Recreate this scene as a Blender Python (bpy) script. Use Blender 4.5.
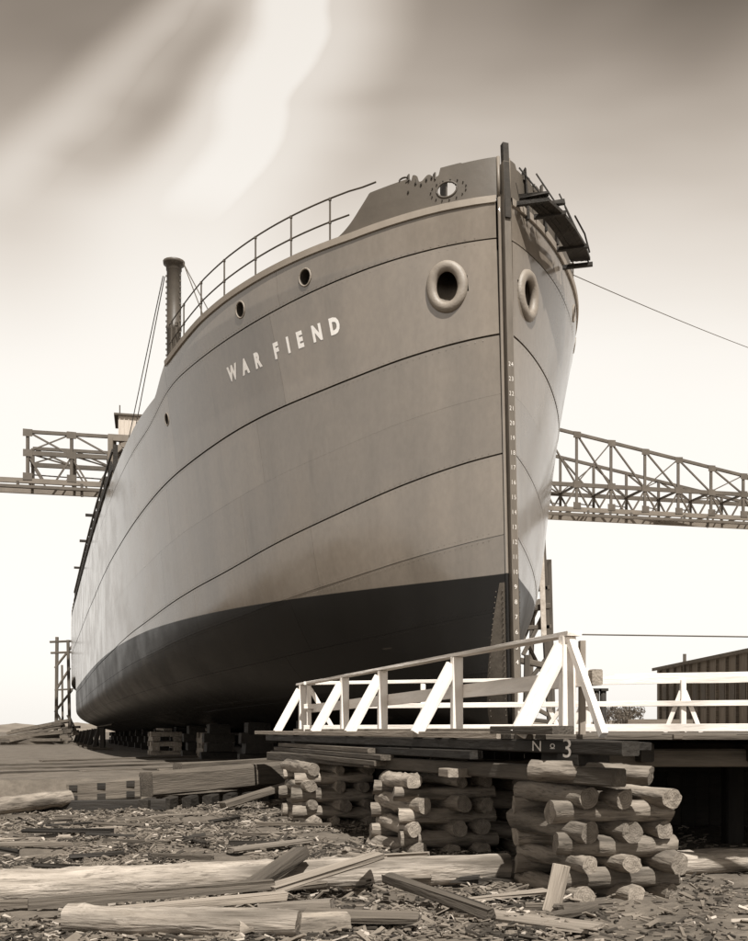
import bpy, bmesh, math, random
from mathutils import Vector, Matrix, noise
random.seed(7)
R = math.radians
sc = bpy.context.scene
for o in list(bpy.data.objects): bpy.data.objects.remove(o)
C = sc.collection

# ------------------------------------------------------------------ camera
F, HY = 1000.0, 730.0            # focal length and eye level, in pixels of the 748x941 photograph
cam_d = bpy.data.cameras.new('camera'); cam = bpy.data.objects.new('camera', cam_d); C.objects.link(cam)
cam.location = (0, 0, 0); cam.rotation_euler = (R(90), 0, 0)
cam_d.sensor_fit = 'HORIZONTAL'; cam_d.sensor_width = 36; cam_d.lens = 36*F/748
cam_d.shift_y = (HY-470.5)/748
cam_d.clip_start = .1; cam_d.clip_end = 8000
sc.camera = cam

# ------------------------------------------------------------------ sun, sky, exposure
SUN = Vector((.25, -.965, 1.40)).normalized()           # towards the sun
EL = math.asin(SUN.z)
sd = bpy.data.lights.new('sun', 'SUN'); sd.energy = 5.0; sd.angle = R(.6); sd.color = (1, .975, .93)
so = bpy.data.objects.new('sun', sd); C.objects.link(so)
so.rotation_euler = SUN.to_track_quat('Z', 'Y').to_euler()
sc.view_settings.view_transform = 'Standard'; sc.view_settings.look = 'None'
sc.view_settings.exposure = .6; sc.view_settings.gamma = 1
w = bpy.data.worlds.new('World'); sc.world = w; w.use_nodes = True
nt = w.node_tree; N = nt.nodes; L = nt.links; N.clear()
def nd(t, **k):
    n = N.new(t)
    for a, v in k.items(): setattr(n, a, v)
    return n
def mth(op, a, b=None, c=None, clamp=False):
    n = N.new('ShaderNodeMath'); n.operation = op; n.use_clamp = clamp
    for i, v in enumerate((a, b, c)):
        if v is None: continue
        if isinstance(v, (int, float)): n.inputs[i].default_value = v
        else: L.new(v, n.inputs[i])
    return n.outputs[0]
def smooth(v, a, b, x=0., y=1.):
    n = N.new('ShaderNodeMapRange'); n.interpolation_type = 'SMOOTHSTEP'
    L.new(v, n.inputs[0]); n.inputs[1].default_value = a; n.inputs[2].default_value = b
    n.inputs[3].default_value = x; n.inputs[4].default_value = y
    return n.outputs[0]
sky = nd('ShaderNodeTexSky', sky_type='NISHITA', sun_disc=False, sun_elevation=EL,
         sun_rotation=math.atan2(SUN.x, SUN.y), air_density=1.3, dust_density=2.5, ozone_density=1)
bw = nd('ShaderNodeRGBToBW'); L.new(sky.outputs[0], bw.inputs[0])
tc = nd('ShaderNodeTexCoord'); sx = nd('ShaderNodeSeparateXYZ'); L.new(tc.outputs['Generated'], sx.inputs[0])
# the film saw a blown-out horizon and a darker sky overhead, with smeared bright cloud high on the left
elv = mth('ARCSINE', sx.outputs[2])
azm = mth('ARCTAN2', sx.outputs[0], sx.outputs[1])
mp = nd('ShaderNodeMapping'); L.new(tc.outputs['Generated'], mp.inputs[0])
mp.inputs['Rotation'].default_value = (0, R(-38), 0); mp.inputs['Scale'].default_value = (1.2, 2.0, 4.2)
nz = nd('ShaderNodeTexNoise'); L.new(mp.outputs[0], nz.inputs[0]); nz.inputs['Scale'].default_value = 1.6
nz.inputs['Detail'].default_value = 3; nz.inputs['Roughness'].default_value = .45; nz.inputs['Distortion'].default_value = .5
wob = mth('MULTIPLY_ADD', nz.outputs[0], .16, -.08)
hi = smooth(mth('ADD', elv, wob), R(17), R(41))
leftdark = smooth(azm, -.42, .08, 1.0, .45)
# a bright plume of cloud with a firm curving right edge, a dark tongue left of it, then a thin streak running down-left
azw = mth('ADD', azm, mth('MULTIPLY', wob, .45))
edge = mth('ADD', mth('MULTIPLY', smooth(elv, .555, .615, 1, 0), -.035), mth('MULTIPLY', smooth(elv, .45, .54, 1, 0), -.07))
rel = mth('SUBTRACT', azw, mth('ADD', edge, -.045))
plume = mth('MULTIPLY', smooth(rel, -.125, -.055), smooth(rel, -.012, .018, 1, 0))
plume = mth('MULTIPLY', plume, smooth(elv, .40, .50))
core = mth('MULTIPLY', smooth(rel, -.20, -.07, .0, .7), smooth(rel, .0, .10, 1, 0))
s2 = mth('ABSOLUTE', mth('SUBTRACT', azw, mth('MULTIPLY_ADD', mth('SUBTRACT', .60, elv), -1.15, -.215)))
streak = mth('MULTIPLY', smooth(s2, .0, .05, .42, 0), smooth(elv, .43, .50))
s3 = mth('ABSOLUTE', mth('SUBTRACT', azw, mth('MULTIPLY_ADD', mth('SUBTRACT', .60, elv), -.95, -.155)))
tongue = mth('MULTIPLY', smooth(s3, .0, .045, 1, 0), smooth(elv, .46, .56))
pl = mth('MAXIMUM', mth('MAXIMUM', plume, core), streak)
side = mth('MULTIPLY', smooth(mth('ABSOLUTE', azm), .05, .42, .0, 2.8), 1.0)
hi2 = smooth(mth('ADD', mth('ADD', elv, mth('MULTIPLY', wob, .5)), mth('MULTIPLY', side, R(1))), R(19), R(42))
dark = mth('MULTIPLY', hi2, mth('SUBTRACT', 1.0, mth('MULTIPLY', pl, .85)))
dark = mth('MULTIPLY', dark, mth('MULTIPLY_ADD', smooth(nz.outputs[0], .3, .7), .12, .90))
dark = mth('ADD', dark, mth('MULTIPLY', mth('MULTIPLY', tongue, .28), mth('SUBTRACT', 1, plume)), clamp=True)
fac = mth('SUBTRACT', 1.0, mth('MULTIPLY', dark, .93))
haze_f = smooth(elv, R(-4), R(34), 1.0, 1.0)
lum = mth('MULTIPLY', mth('ADD', mth('MULTIPLY', bw.outputs[0], .25), 5.75), fac)
cmb = nd('ShaderNodeMix', data_type='RGBA', blend_type='MULTIPLY'); cmb.inputs[0].default_value = 1
cc = nd('ShaderNodeCombineColor')
for i in range(3): L.new(lum, cc.inputs[i])
L.new(cc.outputs[0], cmb.inputs[6])
tn = nd('ShaderNodeMix', data_type='RGBA'); L.new(fac, tn.inputs[0]); tn.inputs[6].default_value = (1.20, .97, .76, 1); tn.inputs[7].default_value = (1.03, .99, .93, 1)
L.new(tn.outputs[2], cmb.inputs[7])
bg = nd('ShaderNodeBackground'); L.new(cmb.outputs[2], bg.inputs[0]); bg.inputs[1].default_value = .1
wo = nd('ShaderNodeOutputWorld'); L.new(bg.outputs[0], wo.inputs[0])

# ------------------------------------------------------------------ helpers
def sep(v):  # the print is sepia: warm in the middle tones
    t = max(0, 1-v)**.8; return (v*(1+.19*t), v*(1-.025*t), v*(1-.25*t), 1)
def px(x, y, d): return Vector(((x-374)/F*d, d, (HY-y)/F*d))
def gp(x, y, z):                                   # photo point known to lie at height z
    d = z*F/(HY-y); return Vector(((x-374)/F*d, d, z))

def material(name, v, rough=.8, var=.25, scale=4, stretch=(1, 1, 1), bump=.3, bscale=None, spec=.3, coords='Object', dark=None, dscale=1.2, damt=0, rnd=.0):
    m = bpy.data.materials.new(name); m.use_nodes = True
    t = m.node_tree; n = t.nodes; l = t.links
    b = n['Principled BSDF']; b.inputs['Roughness'].default_value = rough
    b.inputs['Specular IOR Level'].default_value = spec
    c = n.new('ShaderNodeTexCoord'); mp = n.new('ShaderNodeMapping'); l.new(c.outputs[coords], mp.inputs[0])
    mp.inputs['Scale'].default_value = stretch
    nz = n.new('ShaderNodeTexNoise'); l.new(mp.outputs[0], nz.inputs[0]); nz.inputs['Scale'].default_value = scale
    nz.inputs['Detail'].default_value = 6; nz.inputs['Roughness'].default_value = .62
    cr = n.new('ShaderNodeValToRGB'); l.new(nz.outputs[0], cr.inputs[0])
    cr.color_ramp.elements[0].position = .28; cr.color_ramp.elements[0].color = sep(v*(1-var))
    cr.color_ramp.elements[1].position = .72; cr.color_ramp.elements[1].color = sep(v*(1+var))
    out = cr.outputs[0]
    if damt:
        n2 = n.new('ShaderNodeTexNoise'); l.new(mp.outputs[0], n2.inputs[0]); n2.inputs['Scale'].default_value = dscale
        n2.inputs['Detail'].default_value = 4
        r2 = n.new('ShaderNodeMapRange'); l.new(n2.outputs[0], r2.inputs[0]); r2.inputs[1].default_value = .5; r2.inputs[2].default_value = .68
        r2.inputs[4].default_value = damt
        mx = n.new('ShaderNodeMix'); mx.data_type = 'RGBA'; l.new(r2.outputs[0], mx.inputs[0]); l.new(out, mx.inputs[6])
        mx.inputs[7].default_value = sep(dark if dark is not None else v*.4); out = mx.outputs[2]
    if rnd:
        oi = n.new('ShaderNodeObjectInfo'); rr = n.new('ShaderNodeMapRange'); l.new(oi.outputs['Random'], rr.inputs[0])
        rr.inputs[3].default_value = 1-rnd; rr.inputs[4].default_value = 1+rnd
        mx = n.new('ShaderNodeMix'); mx.data_type = 'RGBA'; mx.blend_type = 'MULTIPLY'; mx.inputs[0].default_value = 1
        cb = n.new('ShaderNodeCombineColor')
        for i in range(3): l.new(rr.outputs[0], cb.inputs[i])
        l.new(out, mx.inputs[6]); l.new(cb.outputs[0], mx.inputs[7]); out = mx.outputs[2]
    l.new(out, b.inputs['Base Color'])
    if bump:
        nb = n.new('ShaderNodeTexNoise'); l.new(mp.outputs[0], nb.inputs[0]); nb.inputs['Scale'].default_value = bscale or scale*3
        nb.inputs['Detail'].default_value = 5
        bp = n.new('ShaderNodeBump'); l.new(nb.outputs[0], bp.inputs['Height']); bp.inputs['Strength'].default_value = bump
        bp.inputs['Distance'].default_value = .03
        l.new(bp.outputs[0], b.inputs['Normal'])
    return m

M = {}
M['white'] = material('white_paint', .70, .65, .12, 5, (.3, 2, 2), .3, dark=.30, damt=.5, dscale=2.5)
M['wood'] = material('weathered_timber', .085, .85, .45, 4, (.22, 3, 3), .6, 14, dark=.05, damt=.5, dscale=2.2, rnd=.3)
M['wood_pale'] = material('pale_sawn_timber', .20, .8, .35, 5, (.22, 3, 3), .5, 14, dark=.12, damt=.5, dscale=2, rnd=.3)
M['wood_dark'] = material('shade_dark_timber', .020, .75, .4, 3, (.3, 2, 2), .5, 10, rnd=.3)  # dark timber, tone lowered further to stand in for shade under platform and hull
M['bark'] = material('peeled_log', .20, .9, .45, 5, (.4, 2.2, 2.2), 1.0, 9, dark=.04, damt=.9, dscale=2.3, rnd=.3)
M['log_end'] = material('log_end_grain', .19, .85, .3, 14, (1, 1, 1), .5, dark=.08, damt=.7, dscale=6, rnd=.3)
M['log_fore'] = material('bare_log', .27, .85, .45, 5, (.3, 3, 3), 1.0, 9, dark=.06, damt=.95, dscale=1.5)
M['chipA'] = material('chip_pale', .32, .85, .3, 5, bump=.2)
M['chipB'] = material('chip_mid', .135, .9, .3, 5, bump=.2)
M['chipC'] = material('chip_dark', .035, .9, .3, 5, bump=.2)
M['steel'] = material('dark_steelwork', .06, .6, .3, 2, bump=.1)
M['crane'] = material('crane_steel', .075, .6, .25, 1, bump=.1)
M['crane_light'] = material('crane_flange_steel', .13, .6, .2, 1, bump=.1)
M['rail'] = material('rail_steel', .07, .5, .2, 4, bump=0)
M['hole'] = material('hawse_inside', .05, .8, .2, 4, bump=0)
M['ring'] = material('hawse_casting', .19, .55, .14, 5, bump=.25, bscale=24, spec=.5)
M['pipe'] = material('hawse_pipe_iron', .12, .6, .3, 3, bump=.2)
M['backing'] = material('hull_framing', .03, .9, .2, 4, bump=0)
M['letter'] = material('white_lettering', .84, .6, .10, 9, bump=0, dark=.45, damt=.3, dscale=9)
M['chalk'] = material('chalk_lettering', .62, .9, .3, 30, bump=0)
M['cab'] = material('pale_cab_boards', .4, .7, .12, 3, (6, 6, .4), .2)
M['shed'] = material('dark_shed_boards', .10, .85, .3, 2, (3, 3, .3), .3)
M['roof'] = material('dark_roofing', .07, .85, .3, 1, bump=.2)
M['hill'] = material('wooded_hill', .14, .95, .3, .08, bump=.6)
M['leaf'] = material('foliage', .07, .8, .4, 1.5, bump=0)
M['trunk'] = material('tree_bark', .09, .9, .3, 5)
M['post_grey'] = material('grey_painted_steel', .10, .5, .2, 3, bump=.15)
M['scale'] = material('painted_batten', .35, .7, .3, 6, (1, 1, 4))

def refine_log(m, dark):
    t = m.node_tree; n = t.nodes; l = t.links; b = n['Principled BSDF']; src = b.inputs['Base Color'].links[0].from_socket
    c = n.new('ShaderNodeTexCoord'); mp = n.new('ShaderNodeMapping'); mp.inputs['Scale'].default_value = (.5, 4, 4); l.new(c.outputs['Object'], mp.inputs[0])
    q = n.new('ShaderNodeTexNoise'); q.inputs['Scale'].default_value = 7; q.inputs['Detail'].default_value = 8; q.inputs['Roughness'].default_value = .75; l.new(mp.outputs[0], q.inputs[0])
    r = n.new('ShaderNodeMapRange'); l.new(q.outputs[0], r.inputs[0]); r.inputs[1].default_value = .53; r.inputs[2].default_value = .62; r.inputs[4].default_value = .75
    mx = n.new('ShaderNodeMix'); mx.data_type = 'RGBA'; l.new(r.outputs[0], mx.inputs[0]); l.new(src, mx.inputs[6]); mx.inputs[7].default_value = sep(dark); l.new(mx.outputs[2], b.inputs['Base Color'])
refine_log(M['bark'], .045); refine_log(M['log_fore'], .09)
m = M['log_end']; t = m.node_tree; c = t.nodes.new('ShaderNodeTexCoord'); wv_ = t.nodes.new('ShaderNodeTexWave'); wv_.wave_type = 'RINGS'; wv_.rings_direction = 'X'
wv_.inputs['Scale'].default_value = 14; wv_.inputs['Distortion'].default_value = 2.5; wv_.inputs['Detail'].default_value = 3; t.links.new(c.outputs['Object'], wv_.inputs[0])
b = t.nodes['Principled BSDF']; src = b.inputs['Base Color'].links[0].from_socket; mx = t.nodes.new('ShaderNodeMix'); mx.data_type = 'RGBA'; mx.blend_type = 'MULTIPLY'; mx.inputs[0].default_value = .28
t.links.new(src, mx.inputs[6]); t.links.new(wv_.outputs[0], mx.inputs[7]); t.links.new(mx.outputs[2], b.inputs['Base Color'])

class MB:
    def __init__(s): s.v = []; s.f = []; s.m = []
    def add(s, vs, fs, mi=0):
        k = len(s.v); s.v += [tuple(v) for v in vs]; s.f += [tuple(k+i for i in f) for f in fs]; s.m += [mi]*len(fs)
    def beam(s, a, b, w, h=None, up=(0, 0, 1), mi=0, jit=0, w2=None, h2=None):
        a = Vector(a); b = Vector(b); h = h or w; d = (b-a).normalized(); up = Vector(up)
        if abs(d.dot(up)) > .97: up = Vector((0, 1, 0)) if abs(d.y) < .9 else Vector((1, 0, 0))
        x = d.cross(up).normalized(); y = x.cross(d).normalized()
        vs = []
        for p, ww, hh in ((a, w, h), (b, w2 or w, h2 or h)):
            for i, j in ((-1, -1), (1, -1), (1, 1), (-1, 1)):
                q = p + x*i*ww/2 + y*j*hh/2
                if jit: q = q + Vector([random.uniform(-jit, jit) for _ in range(3)])
                vs.append(q)
        s.add(vs, [(3, 2, 1, 0), (4, 5, 6, 7), (0, 1, 5, 4), (1, 2, 6, 5), (2, 3, 7, 6), (3, 0, 4, 7)], mi)
    def tube(s, pts, r, n=8, mi=0, cap=True, radii=None):
        pts = [Vector(p) for p in pts]; k0 = []; vs = []; fs = []
        for i, p in enumerate(pts):
            d = (pts[min(i+1, len(pts)-1)]-pts[max(i-1, 0)]).normalized()
            up = Vector((0, 0, 1)) if abs(d.z) < .9 else Vector((0, 1, 0))
            x = d.cross(up).normalized(); y = x.cross(d)
            rr = radii[i] if radii else r
            for j in range(n):
                a = 2*math.pi*j/n; vs.append(p + x*math.cos(a)*rr + y*math.sin(a)*rr)
        for i in range(len(pts)-1):
            for j in range(n):
                fs.append((i*n+j, i*n+(j+1) % n, (i+1)*n+(j+1) % n, (i+1)*n+j))
        if cap: fs.append(tuple(range(n-1, -1, -1))); fs.append(tuple((len(pts)-1)*n+j for j in range(n)))
        s.add(vs, fs, mi)
    def build(s, name, mats, parent=None, smooth=False, bevel=0):
        me = bpy.data.meshes.new(name); me.from_pydata(s.v, [], s.f)
        if not isinstance(mats, (list, tuple)): mats = [mats]
        for m in mats: me.materials.append(m)
        me.polygons.foreach_set('material_index', s.m)
        if smooth: me.polygons.foreach_set('use_smooth', [True]*len(s.f))
        me.update()
        o = bpy.data.objects.new(name, me); C.objects.link(o)
        if parent: o.parent = parent
        return o

def tag(o, label=None, cat=None, group=None, kind=None):
    if label: o['label'] = label
    if cat: o['category'] = cat
    if group: o['group'] = group
    if kind: o['kind'] = kind
    return o
def thing(name, loc, label, cat, group=None, rz=0):
    o = bpy.data.objects.new(name, None); C.objects.link(o); o.empty_display_size = .2
    o.location = loc; o.rotation_euler = (0, 0, rz)
    return tag(o, label, cat, group)
def local(root):                                  # world point -> root space
    mi = (Matrix.Translation(root.location) @ root.rotation_euler.to_matrix().to_4x4()).inverted()
    return lambda p: mi @ Vector(p)
def copy_tree(o, parent=None):
    c = o.copy(); C.objects.link(c)
    if parent: c.parent = parent
    for ch in [x for x in bpy.data.objects if x.parent == o]: copy_tree(ch, c)
    return c
def beam_part(root, name, a, b, w, h=None, mat='wood', label=None, up=(0, 0, 1), jit=0, bev=0):
    """one timber as its own mesh: origin at its middle, long axis along local x"""
    a = Vector(a); b = Vector(b); mid = (a+b)/2; ln = (b-a).length; h = h or w
    d = (b-a)/ln; up = Vector(up)
    if abs(d.dot(up)) > .97: up = Vector((0, 1, 0)) if abs(d.y) < .9 else Vector((1, 0, 0))
    x = d.cross(up).normalized(); y = x.cross(d).normalized()
    mb = MB(); n = max(1, int(ln/1.2)) if jit else 1; ph = random.uniform(0, 9); cv = min(w, h)*.10
    # a sawn timber: chamfered section, slightly bowed and uneven along its length
    sec = [(-w/2, -h/2+cv), (-w/2+cv, -h/2), (w/2-cv, -h/2), (w/2, -h/2+cv), (w/2, h/2-cv), (w/2-cv, h/2), (-w/2+cv, h/2), (-w/2, h/2-cv)]
    for i in range(n+1):
        for (p, q) in sec:
            e = (random.uniform(-jit, jit), random.uniform(-jit, jit), random.uniform(-jit, jit)) if jit else (0, 0, 0)
            mb.v.append((-ln/2+ln*i/n+e[0], p+e[1], q+e[2]))
    for i in range(n):
        for k in range(8): mb.f.append((i*8+k, (i+1)*8+k, (i+1)*8+(k+1) % 8, i*8+(k+1) % 8)); mb.m.append(0)
    mb.f.append(tuple(range(8))); mb.f.append(tuple(n*8+k for k in range(7, -1, -1))); mb.m += [0, 0]
    o = mb.build(name, M[mat], root)
    o.matrix_local = Matrix.Translation(mid) @ Matrix((d, -x, y)).transposed().to_4x4()
    if label: o['label'] = label
    return o

# ------------------------------------------------------------------ ground
TER = -1.05
EDGE = [(-40, 17.5), (-10, 18.6), (-7.2, 20.3), (-4.8, 20.9), (-2, 24.0), (-.6, 23.4), (.8, 18.2), (2.2, 17.2), (40, 17.2)]
def edge_y(x):
    for (x0, y0), (x1, y1) in zip(EDGE, EDGE[1:]):
        if x <= x1: return y0+(y1-y0)*max(0, (x-x0))/(x1-x0)
    return EDGE[-1][1]
def gz(x, y):
    e = edge_y(x); t = min(1, max(0, (y-e-.15)/.7)); t = t*t*(3-2*t)
    near = noise.noise(Vector((x*.9, y*.9, 0)))*.05 + noise.noise(Vector((x*3.1, y*3.1, 4)))*.03
    near += .02*noise.noise(Vector((x*9, y*9, 2)))
    far = noise.noise(Vector((x*.3, y*.3, 7)))*.05+noise.noise(Vector((x*2, y*2, 7)))*.015
    damp = 1 if y < 60 else max(0, 1-(y-60)/60)
    return (-1.62+near)*(1-t) + (TER+far*damp)*t
def axis(lo, hi, step, far, grow=1.22):
    a = [lo+(hi-lo)*i/round((hi-lo)/step) for i in range(round((hi-lo)/step)+1)]
    s = step; x = hi; b = []
    while x < far: s *= grow; x += s; b.append(x)
    s = step; x = lo; c = []
    while x > -far: s *= grow; x -= s; c.append(x)
    return c[::-1]+a+b
xs = axis(-10, 9, .085, 5000); ys = axis(6.5, 26, .085, 5000)
mb = MB(); mb.v = [(x, y, gz(x, y)) for y in ys for x in xs]
nx = len(xs); mb.f = [(j*nx+i, j*nx+i+1, (j+1)*nx+i+1, (j+1)*nx+i) for j in range(len(ys)-1) for i in range(nx-1)]
mb.m = [0]*len(mb.f)
M['ground'] = material('trodden_dirt', .095, .95, .4, 1.6, (1, 1, 1), .9, 14, dark=.06, damt=.6, dscale=5)
gt = M['ground'].node_tree; gb = gt.nodes['Principled BSDF']; gsrc = gb.inputs['Base Color'].links[0].from_socket
gc = gt.nodes.new('ShaderNodeTexCoord'); gx = gt.nodes.new('ShaderNodeSeparateXYZ'); gt.links.new(gc.outputs['Object'], gx.inputs[0])
def gmr(sock, a, b_):
    q = gt.nodes.new('ShaderNodeMapRange'); q.interpolation_type = 'SMOOTHSTEP'; gt.links.new(sock, q.inputs[0]); q.inputs[1].default_value = a; q.inputs[2].default_value = b_; return q.outputs[0]
ml = gt.nodes.new('ShaderNodeMath'); ml.operation = 'MULTIPLY'; gt.links.new(gmr(gx.outputs[0], 5, 9), ml.inputs[0]); gt.links.new(gmr(gx.outputs[1], 19, 24), ml.inputs[1])
gm = gt.nodes.new('ShaderNodeMix'); gm.data_type = 'RGBA'; gt.links.new(ml.outputs[0], gm.inputs[0]); gt.links.new(gsrc, gm.inputs[6]); gm.inputs[7].default_value = sep(.46)  # pale zone added out of view behind the platform, bounces light onto the hull
gt.links.new(gm.outputs[2], gb.inputs['Base Color'])
g = mb.build('ground', M['ground'], smooth=True); tag(g, kind='structure')

# hills: low wooded ridges at the horizon
def ridge(x0, x1, y, h, seed, name):
    mb = MB(); n = 90; rows = [(0, 0), (.25, .55), (.5, 1), (.8, .6), (1.1, 0)]
    for i in range(n+1):
        x = x0+(x1-x0)*i/n; e = min(1, i/12, (n-i)/12)
        hh = h*e*(.72+.35*noise.noise(Vector((x*.006, seed, 0)))+.22*noise.noise(Vector((x*.06, seed, 3)))+.12*noise.noise(Vector((x*.3, seed, 3))))
        for k, (dy, f) in enumerate(rows): mb.v.append((x, y+dy*120, TER-.5+hh*f))
    k = len(rows)
    for i in range(n):
        for j in range(k-1): mb.f.append((i*k+j, (i+1)*k+j, (i+1)*k+j+1, i*k+j+1)); mb.m.append(0)
    return tag(mb.build(name, M['hill'], smooth=False), kind='structure')
ridge(-420, -60, 520, 7.5, 1, 'hill')
ridge(40, 520, 650, 11, 5, 'hill')

# ------------------------------------------------------------------ the ship
TH = R(18.6)
ship = thing('cargo_ship', (2.848, 20.2, .1), 'large grey steel cargo ship hull on the slipway with WAR FIEND on its bow', 'ship', rz=R(90)+TH)
DECL = .008
def lerp(x, xs_, ys_):
    if x <= xs_[0]: return ys_[0]
    for i in range(1, len(xs_)):
        if x <= xs_[i]: return ys_[i-1]+(ys_[i]-ys_[i-1])*(x-xs_[i-1])/(xs_[i]-xs_[i-1])
    return ys_[-1]
def stem_s(z): return .55*z/11.6
def hb(s, z):                                       # half breadth
    u = max(0, s-stem_s(z)); zz = min(z, 11.2)
    Lz = lerp(zz, [0, 3, 5.5, 8, 10, 11.6], [9.5, 7.6, 6.6, 5.6, 4.6, 4.3])
    p = lerp(zz, [0, 3, 5.5, 8, 10, 11.6], [1.1, 1.06, 1., .95, .9, .9])
    b = 6.75*(1-math.exp(-(u/Lz)**p))
    rb = 1.6+4.5*math.exp(-u/9)
    if z < rb:
        q = max(0, 1-z/rb); b *= (1-q**2.2)**(1/2.2)
    if s > 50:                                      # run of the stern
        t = (s-50)/46; lo = lerp(z, [0, 4, 8, 10], [2.2, 1.6, .8, .7])
        b *= max(.02, 1-min(1, t)**(2.6/lo)) if z < 4 else max(.05, 1-.9*min(1, t)**3.2)
    return max(.13, b+.13*math.exp(-u))
def P(s, z, side, off=0):
    b = hb(s, z); p = Vector((s, side*b, z-DECL*s))
    if off:
        e = .05; ds = Vector((e, side*(hb(s+e, z)-hb(max(0, s), z)), 0)); dz = Vector((0, side*(hb(s, z+e)-b), e))
        n = ds.cross(dz).normalized()*side
        if n.y*side < 0: n = -n
        p += n*off
    return p
S_ = [0, 1.2, 2, 3.3, 4.8, 6.9, 9.7, 10.7, 14, 18.7, 25, 37, 49, 96]
zA = lambda s: lerp(s, S_, [10.06, 9.99, 9.9, 9.77, 9.65, 9.55, 9.50, 9.49, 9.40, 9.2, 8.95, 8.8, 8.75, 8.75]) - (.45 if s > 12 else .45*max(0, (s-9.9)/2.1))
zT = lambda s: lerp(s, [0, 1.2, 2.6, 3.7, 4.7, 6.2, 7.4, 9.1, 9.9, 10.0, 11.2, 14, 18.7, 25, 37, 49, 96], [10.95, 10.86, 10.71, 10.67, 10.63, 10.56, 10.48, 10.28, 10.2, 10.2, 9.62, 9.58, 9.37, 9.1, 8.98, 8.85, 8.85])
zB = lambda s: lerp(s, [0, 1.3, 3.2, 6.2, 8.5, 10.8, 14.3, 18.3, 28.6, 45, 96], [8.06, 7.95, 7.66, 7.47, 7.28, 7.15, 6.86, 6.6, 6.2, 6.0, 6.0])
zC = lambda s: lerp(s, [0, 1.8, 3.6, 7.7, 14, 22.3, 40, 96], [5.62, 5.30, 4.86, 4.12, 3.5, 3.05, 2.7, 2.7])
def spl(f):                                         # smooth the tables
    return lambda s: sum(f(max(0, s+d)) for d in (-.9, -.6, -.3, 0, .3, .6, .9))/7
zAs, zBs, zCs = spl(zA), spl(zB), spl(zC)
SEAMS = [lambda s: .0, lambda s: zCs(s)*.2, lambda s: zCs(s)*.42, lambda s: zCs(s)*.7, zCs,
         lambda s: zCs(s)+(zBs(s)-zCs(s))*.5, zBs, zAs, zT]
GAP = [.006, .006, .004, .004, .038, .003, .038, .036, 0]

# hull paint: grey topsides above black bottom paint (level line), faint weathering
def hull_mat():
    m = bpy.data.materials.new('hull_paint'); m.use_nodes = True; t = m.node_tree; n = t.nodes; l = t.links
    b = n['Principled BSDF']
    c = n.new('ShaderNodeTexCoord'); sp = n.new('ShaderNodeSeparateXYZ'); l.new(c.outputs['Object'], sp.inputs[0])
    def nzz(scale, stretch, det=5):
        mp = n.new('ShaderNodeMapping'); l.new(c.outputs['Object'], mp.inputs[0]); mp.inputs['Scale'].default_value = stretch
        q = n.new('ShaderNodeTexNoise'); l.new(mp.outputs[0], q.inputs[0]); q.inputs['Scale'].default_value = scale; q.inputs['Detail'].default_value = det
        q.inputs['Roughness'].default_value = .6; return q.outputs[0]
    def ma(op, a, b_=None, clamp=False):
        q = n.new('ShaderNodeMath'); q.operation = op; q.use_clamp = clamp
        for i, v in enumerate((a, b_)):
            if v is None: continue
            if isinstance(v, (int, float)): q.inputs[i].default_value = v
            else: l.new(v, q.inputs[i])
        return q.outputs[0]
    def mr(v, a, b_, x, y):
        q = n.new('ShaderNodeMapRange'); q.interpolation_type = 'SMOOTHSTEP'; l.new(v, q.inputs[0])
        for i, k in enumerate((a, b_, x, y)): q.inputs[i+1].default_value = k
        return q.outputs[0]
    # paint line height: 3.1 m, drifting slightly lower aft
    line = ma('SUBTRACT', ma('ADD', sp.outputs[2], ma('MULTIPLY', ma('MAXIMUM', ma('SUBTRACT', sp.outputs[0], 14), 0), .014)), 3.08)
    k = mr(line, -.012, .012, 0, 1)
    streak = nzz(1.0, (1.1, 1.1, .07), 6); blot = nzz(.7, (1, 1, 1), 6); fine = nzz(9, (1, 1, .6), 6)
    oi = n.new('ShaderNodeObjectInfo')
    val = ma('MULTIPLY', mr(streak, .35, .70, 1.06, .87), mr(blot, .3, .7, .92, 1.08))
    val = ma('MULTIPLY', val, mr(fine, .3, .7, .95, 1.05))
    val = ma('MULTIPLY', val, mr(oi.outputs['Random'], 0, 1, .86, 1.07))
    strk2 = nzz(2.2, (1, 1, .035), 2)
    val = ma('MULTIPLY', val, mr(strk2, .64, .76, 1, .84))
    grey = ma('MULTIPLY', val, .155); blk = ma('MULTIPLY', val, .007)
    scuff = nzz(2.0, (.35, .35, 2.4), 3)
    blk = ma('ADD', blk, mr(scuff, .70, .78, 0, .05))
    mix = n.new('ShaderNodeMix'); l.new(k, mix.inputs[0]); l.new(blk, mix.inputs[2]); l.new(grey, mix.inputs[3])
    cc_ = n.new('ShaderNodeCombineColor')
    for i, f in enumerate((1.17, .975, .78)): l.new(ma('MULTIPLY', mix.outputs[0], f), cc_.inputs[i])
    l.new(cc_.outputs[0], b.inputs['Base Color'])
    rg = n.new('ShaderNodeMix'); l.new(k, rg.inputs[0]); rg.inputs[2].default_value = .42; rg.inputs[3].default_value = .17
    l.new(ma('ADD', rg.outputs[0], mr(blot, .3, .7, -.06, .08)), b.inputs['Roughness'])
    sg = n.new('ShaderNodeMix'); l.new(k, sg.inputs[0]); sg.inputs[2].default_value = .28; sg.inputs[3].default_value = 1.0; l.new(sg.outputs[0], b.inputs['Specular IOR Level'])
    bp = n.new('ShaderNodeBump'); bp.inputs['Strength'].default_value = .12; bp.inputs['Distance'].default_value = .02
    l.new(nzz(1.6, (1, 1, 1), 2), bp.inputs['Height'])
    l.new(bp.outputs[0], b.inputs['Normal'])
    return m
M['hull'] = hull_mat()

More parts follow.
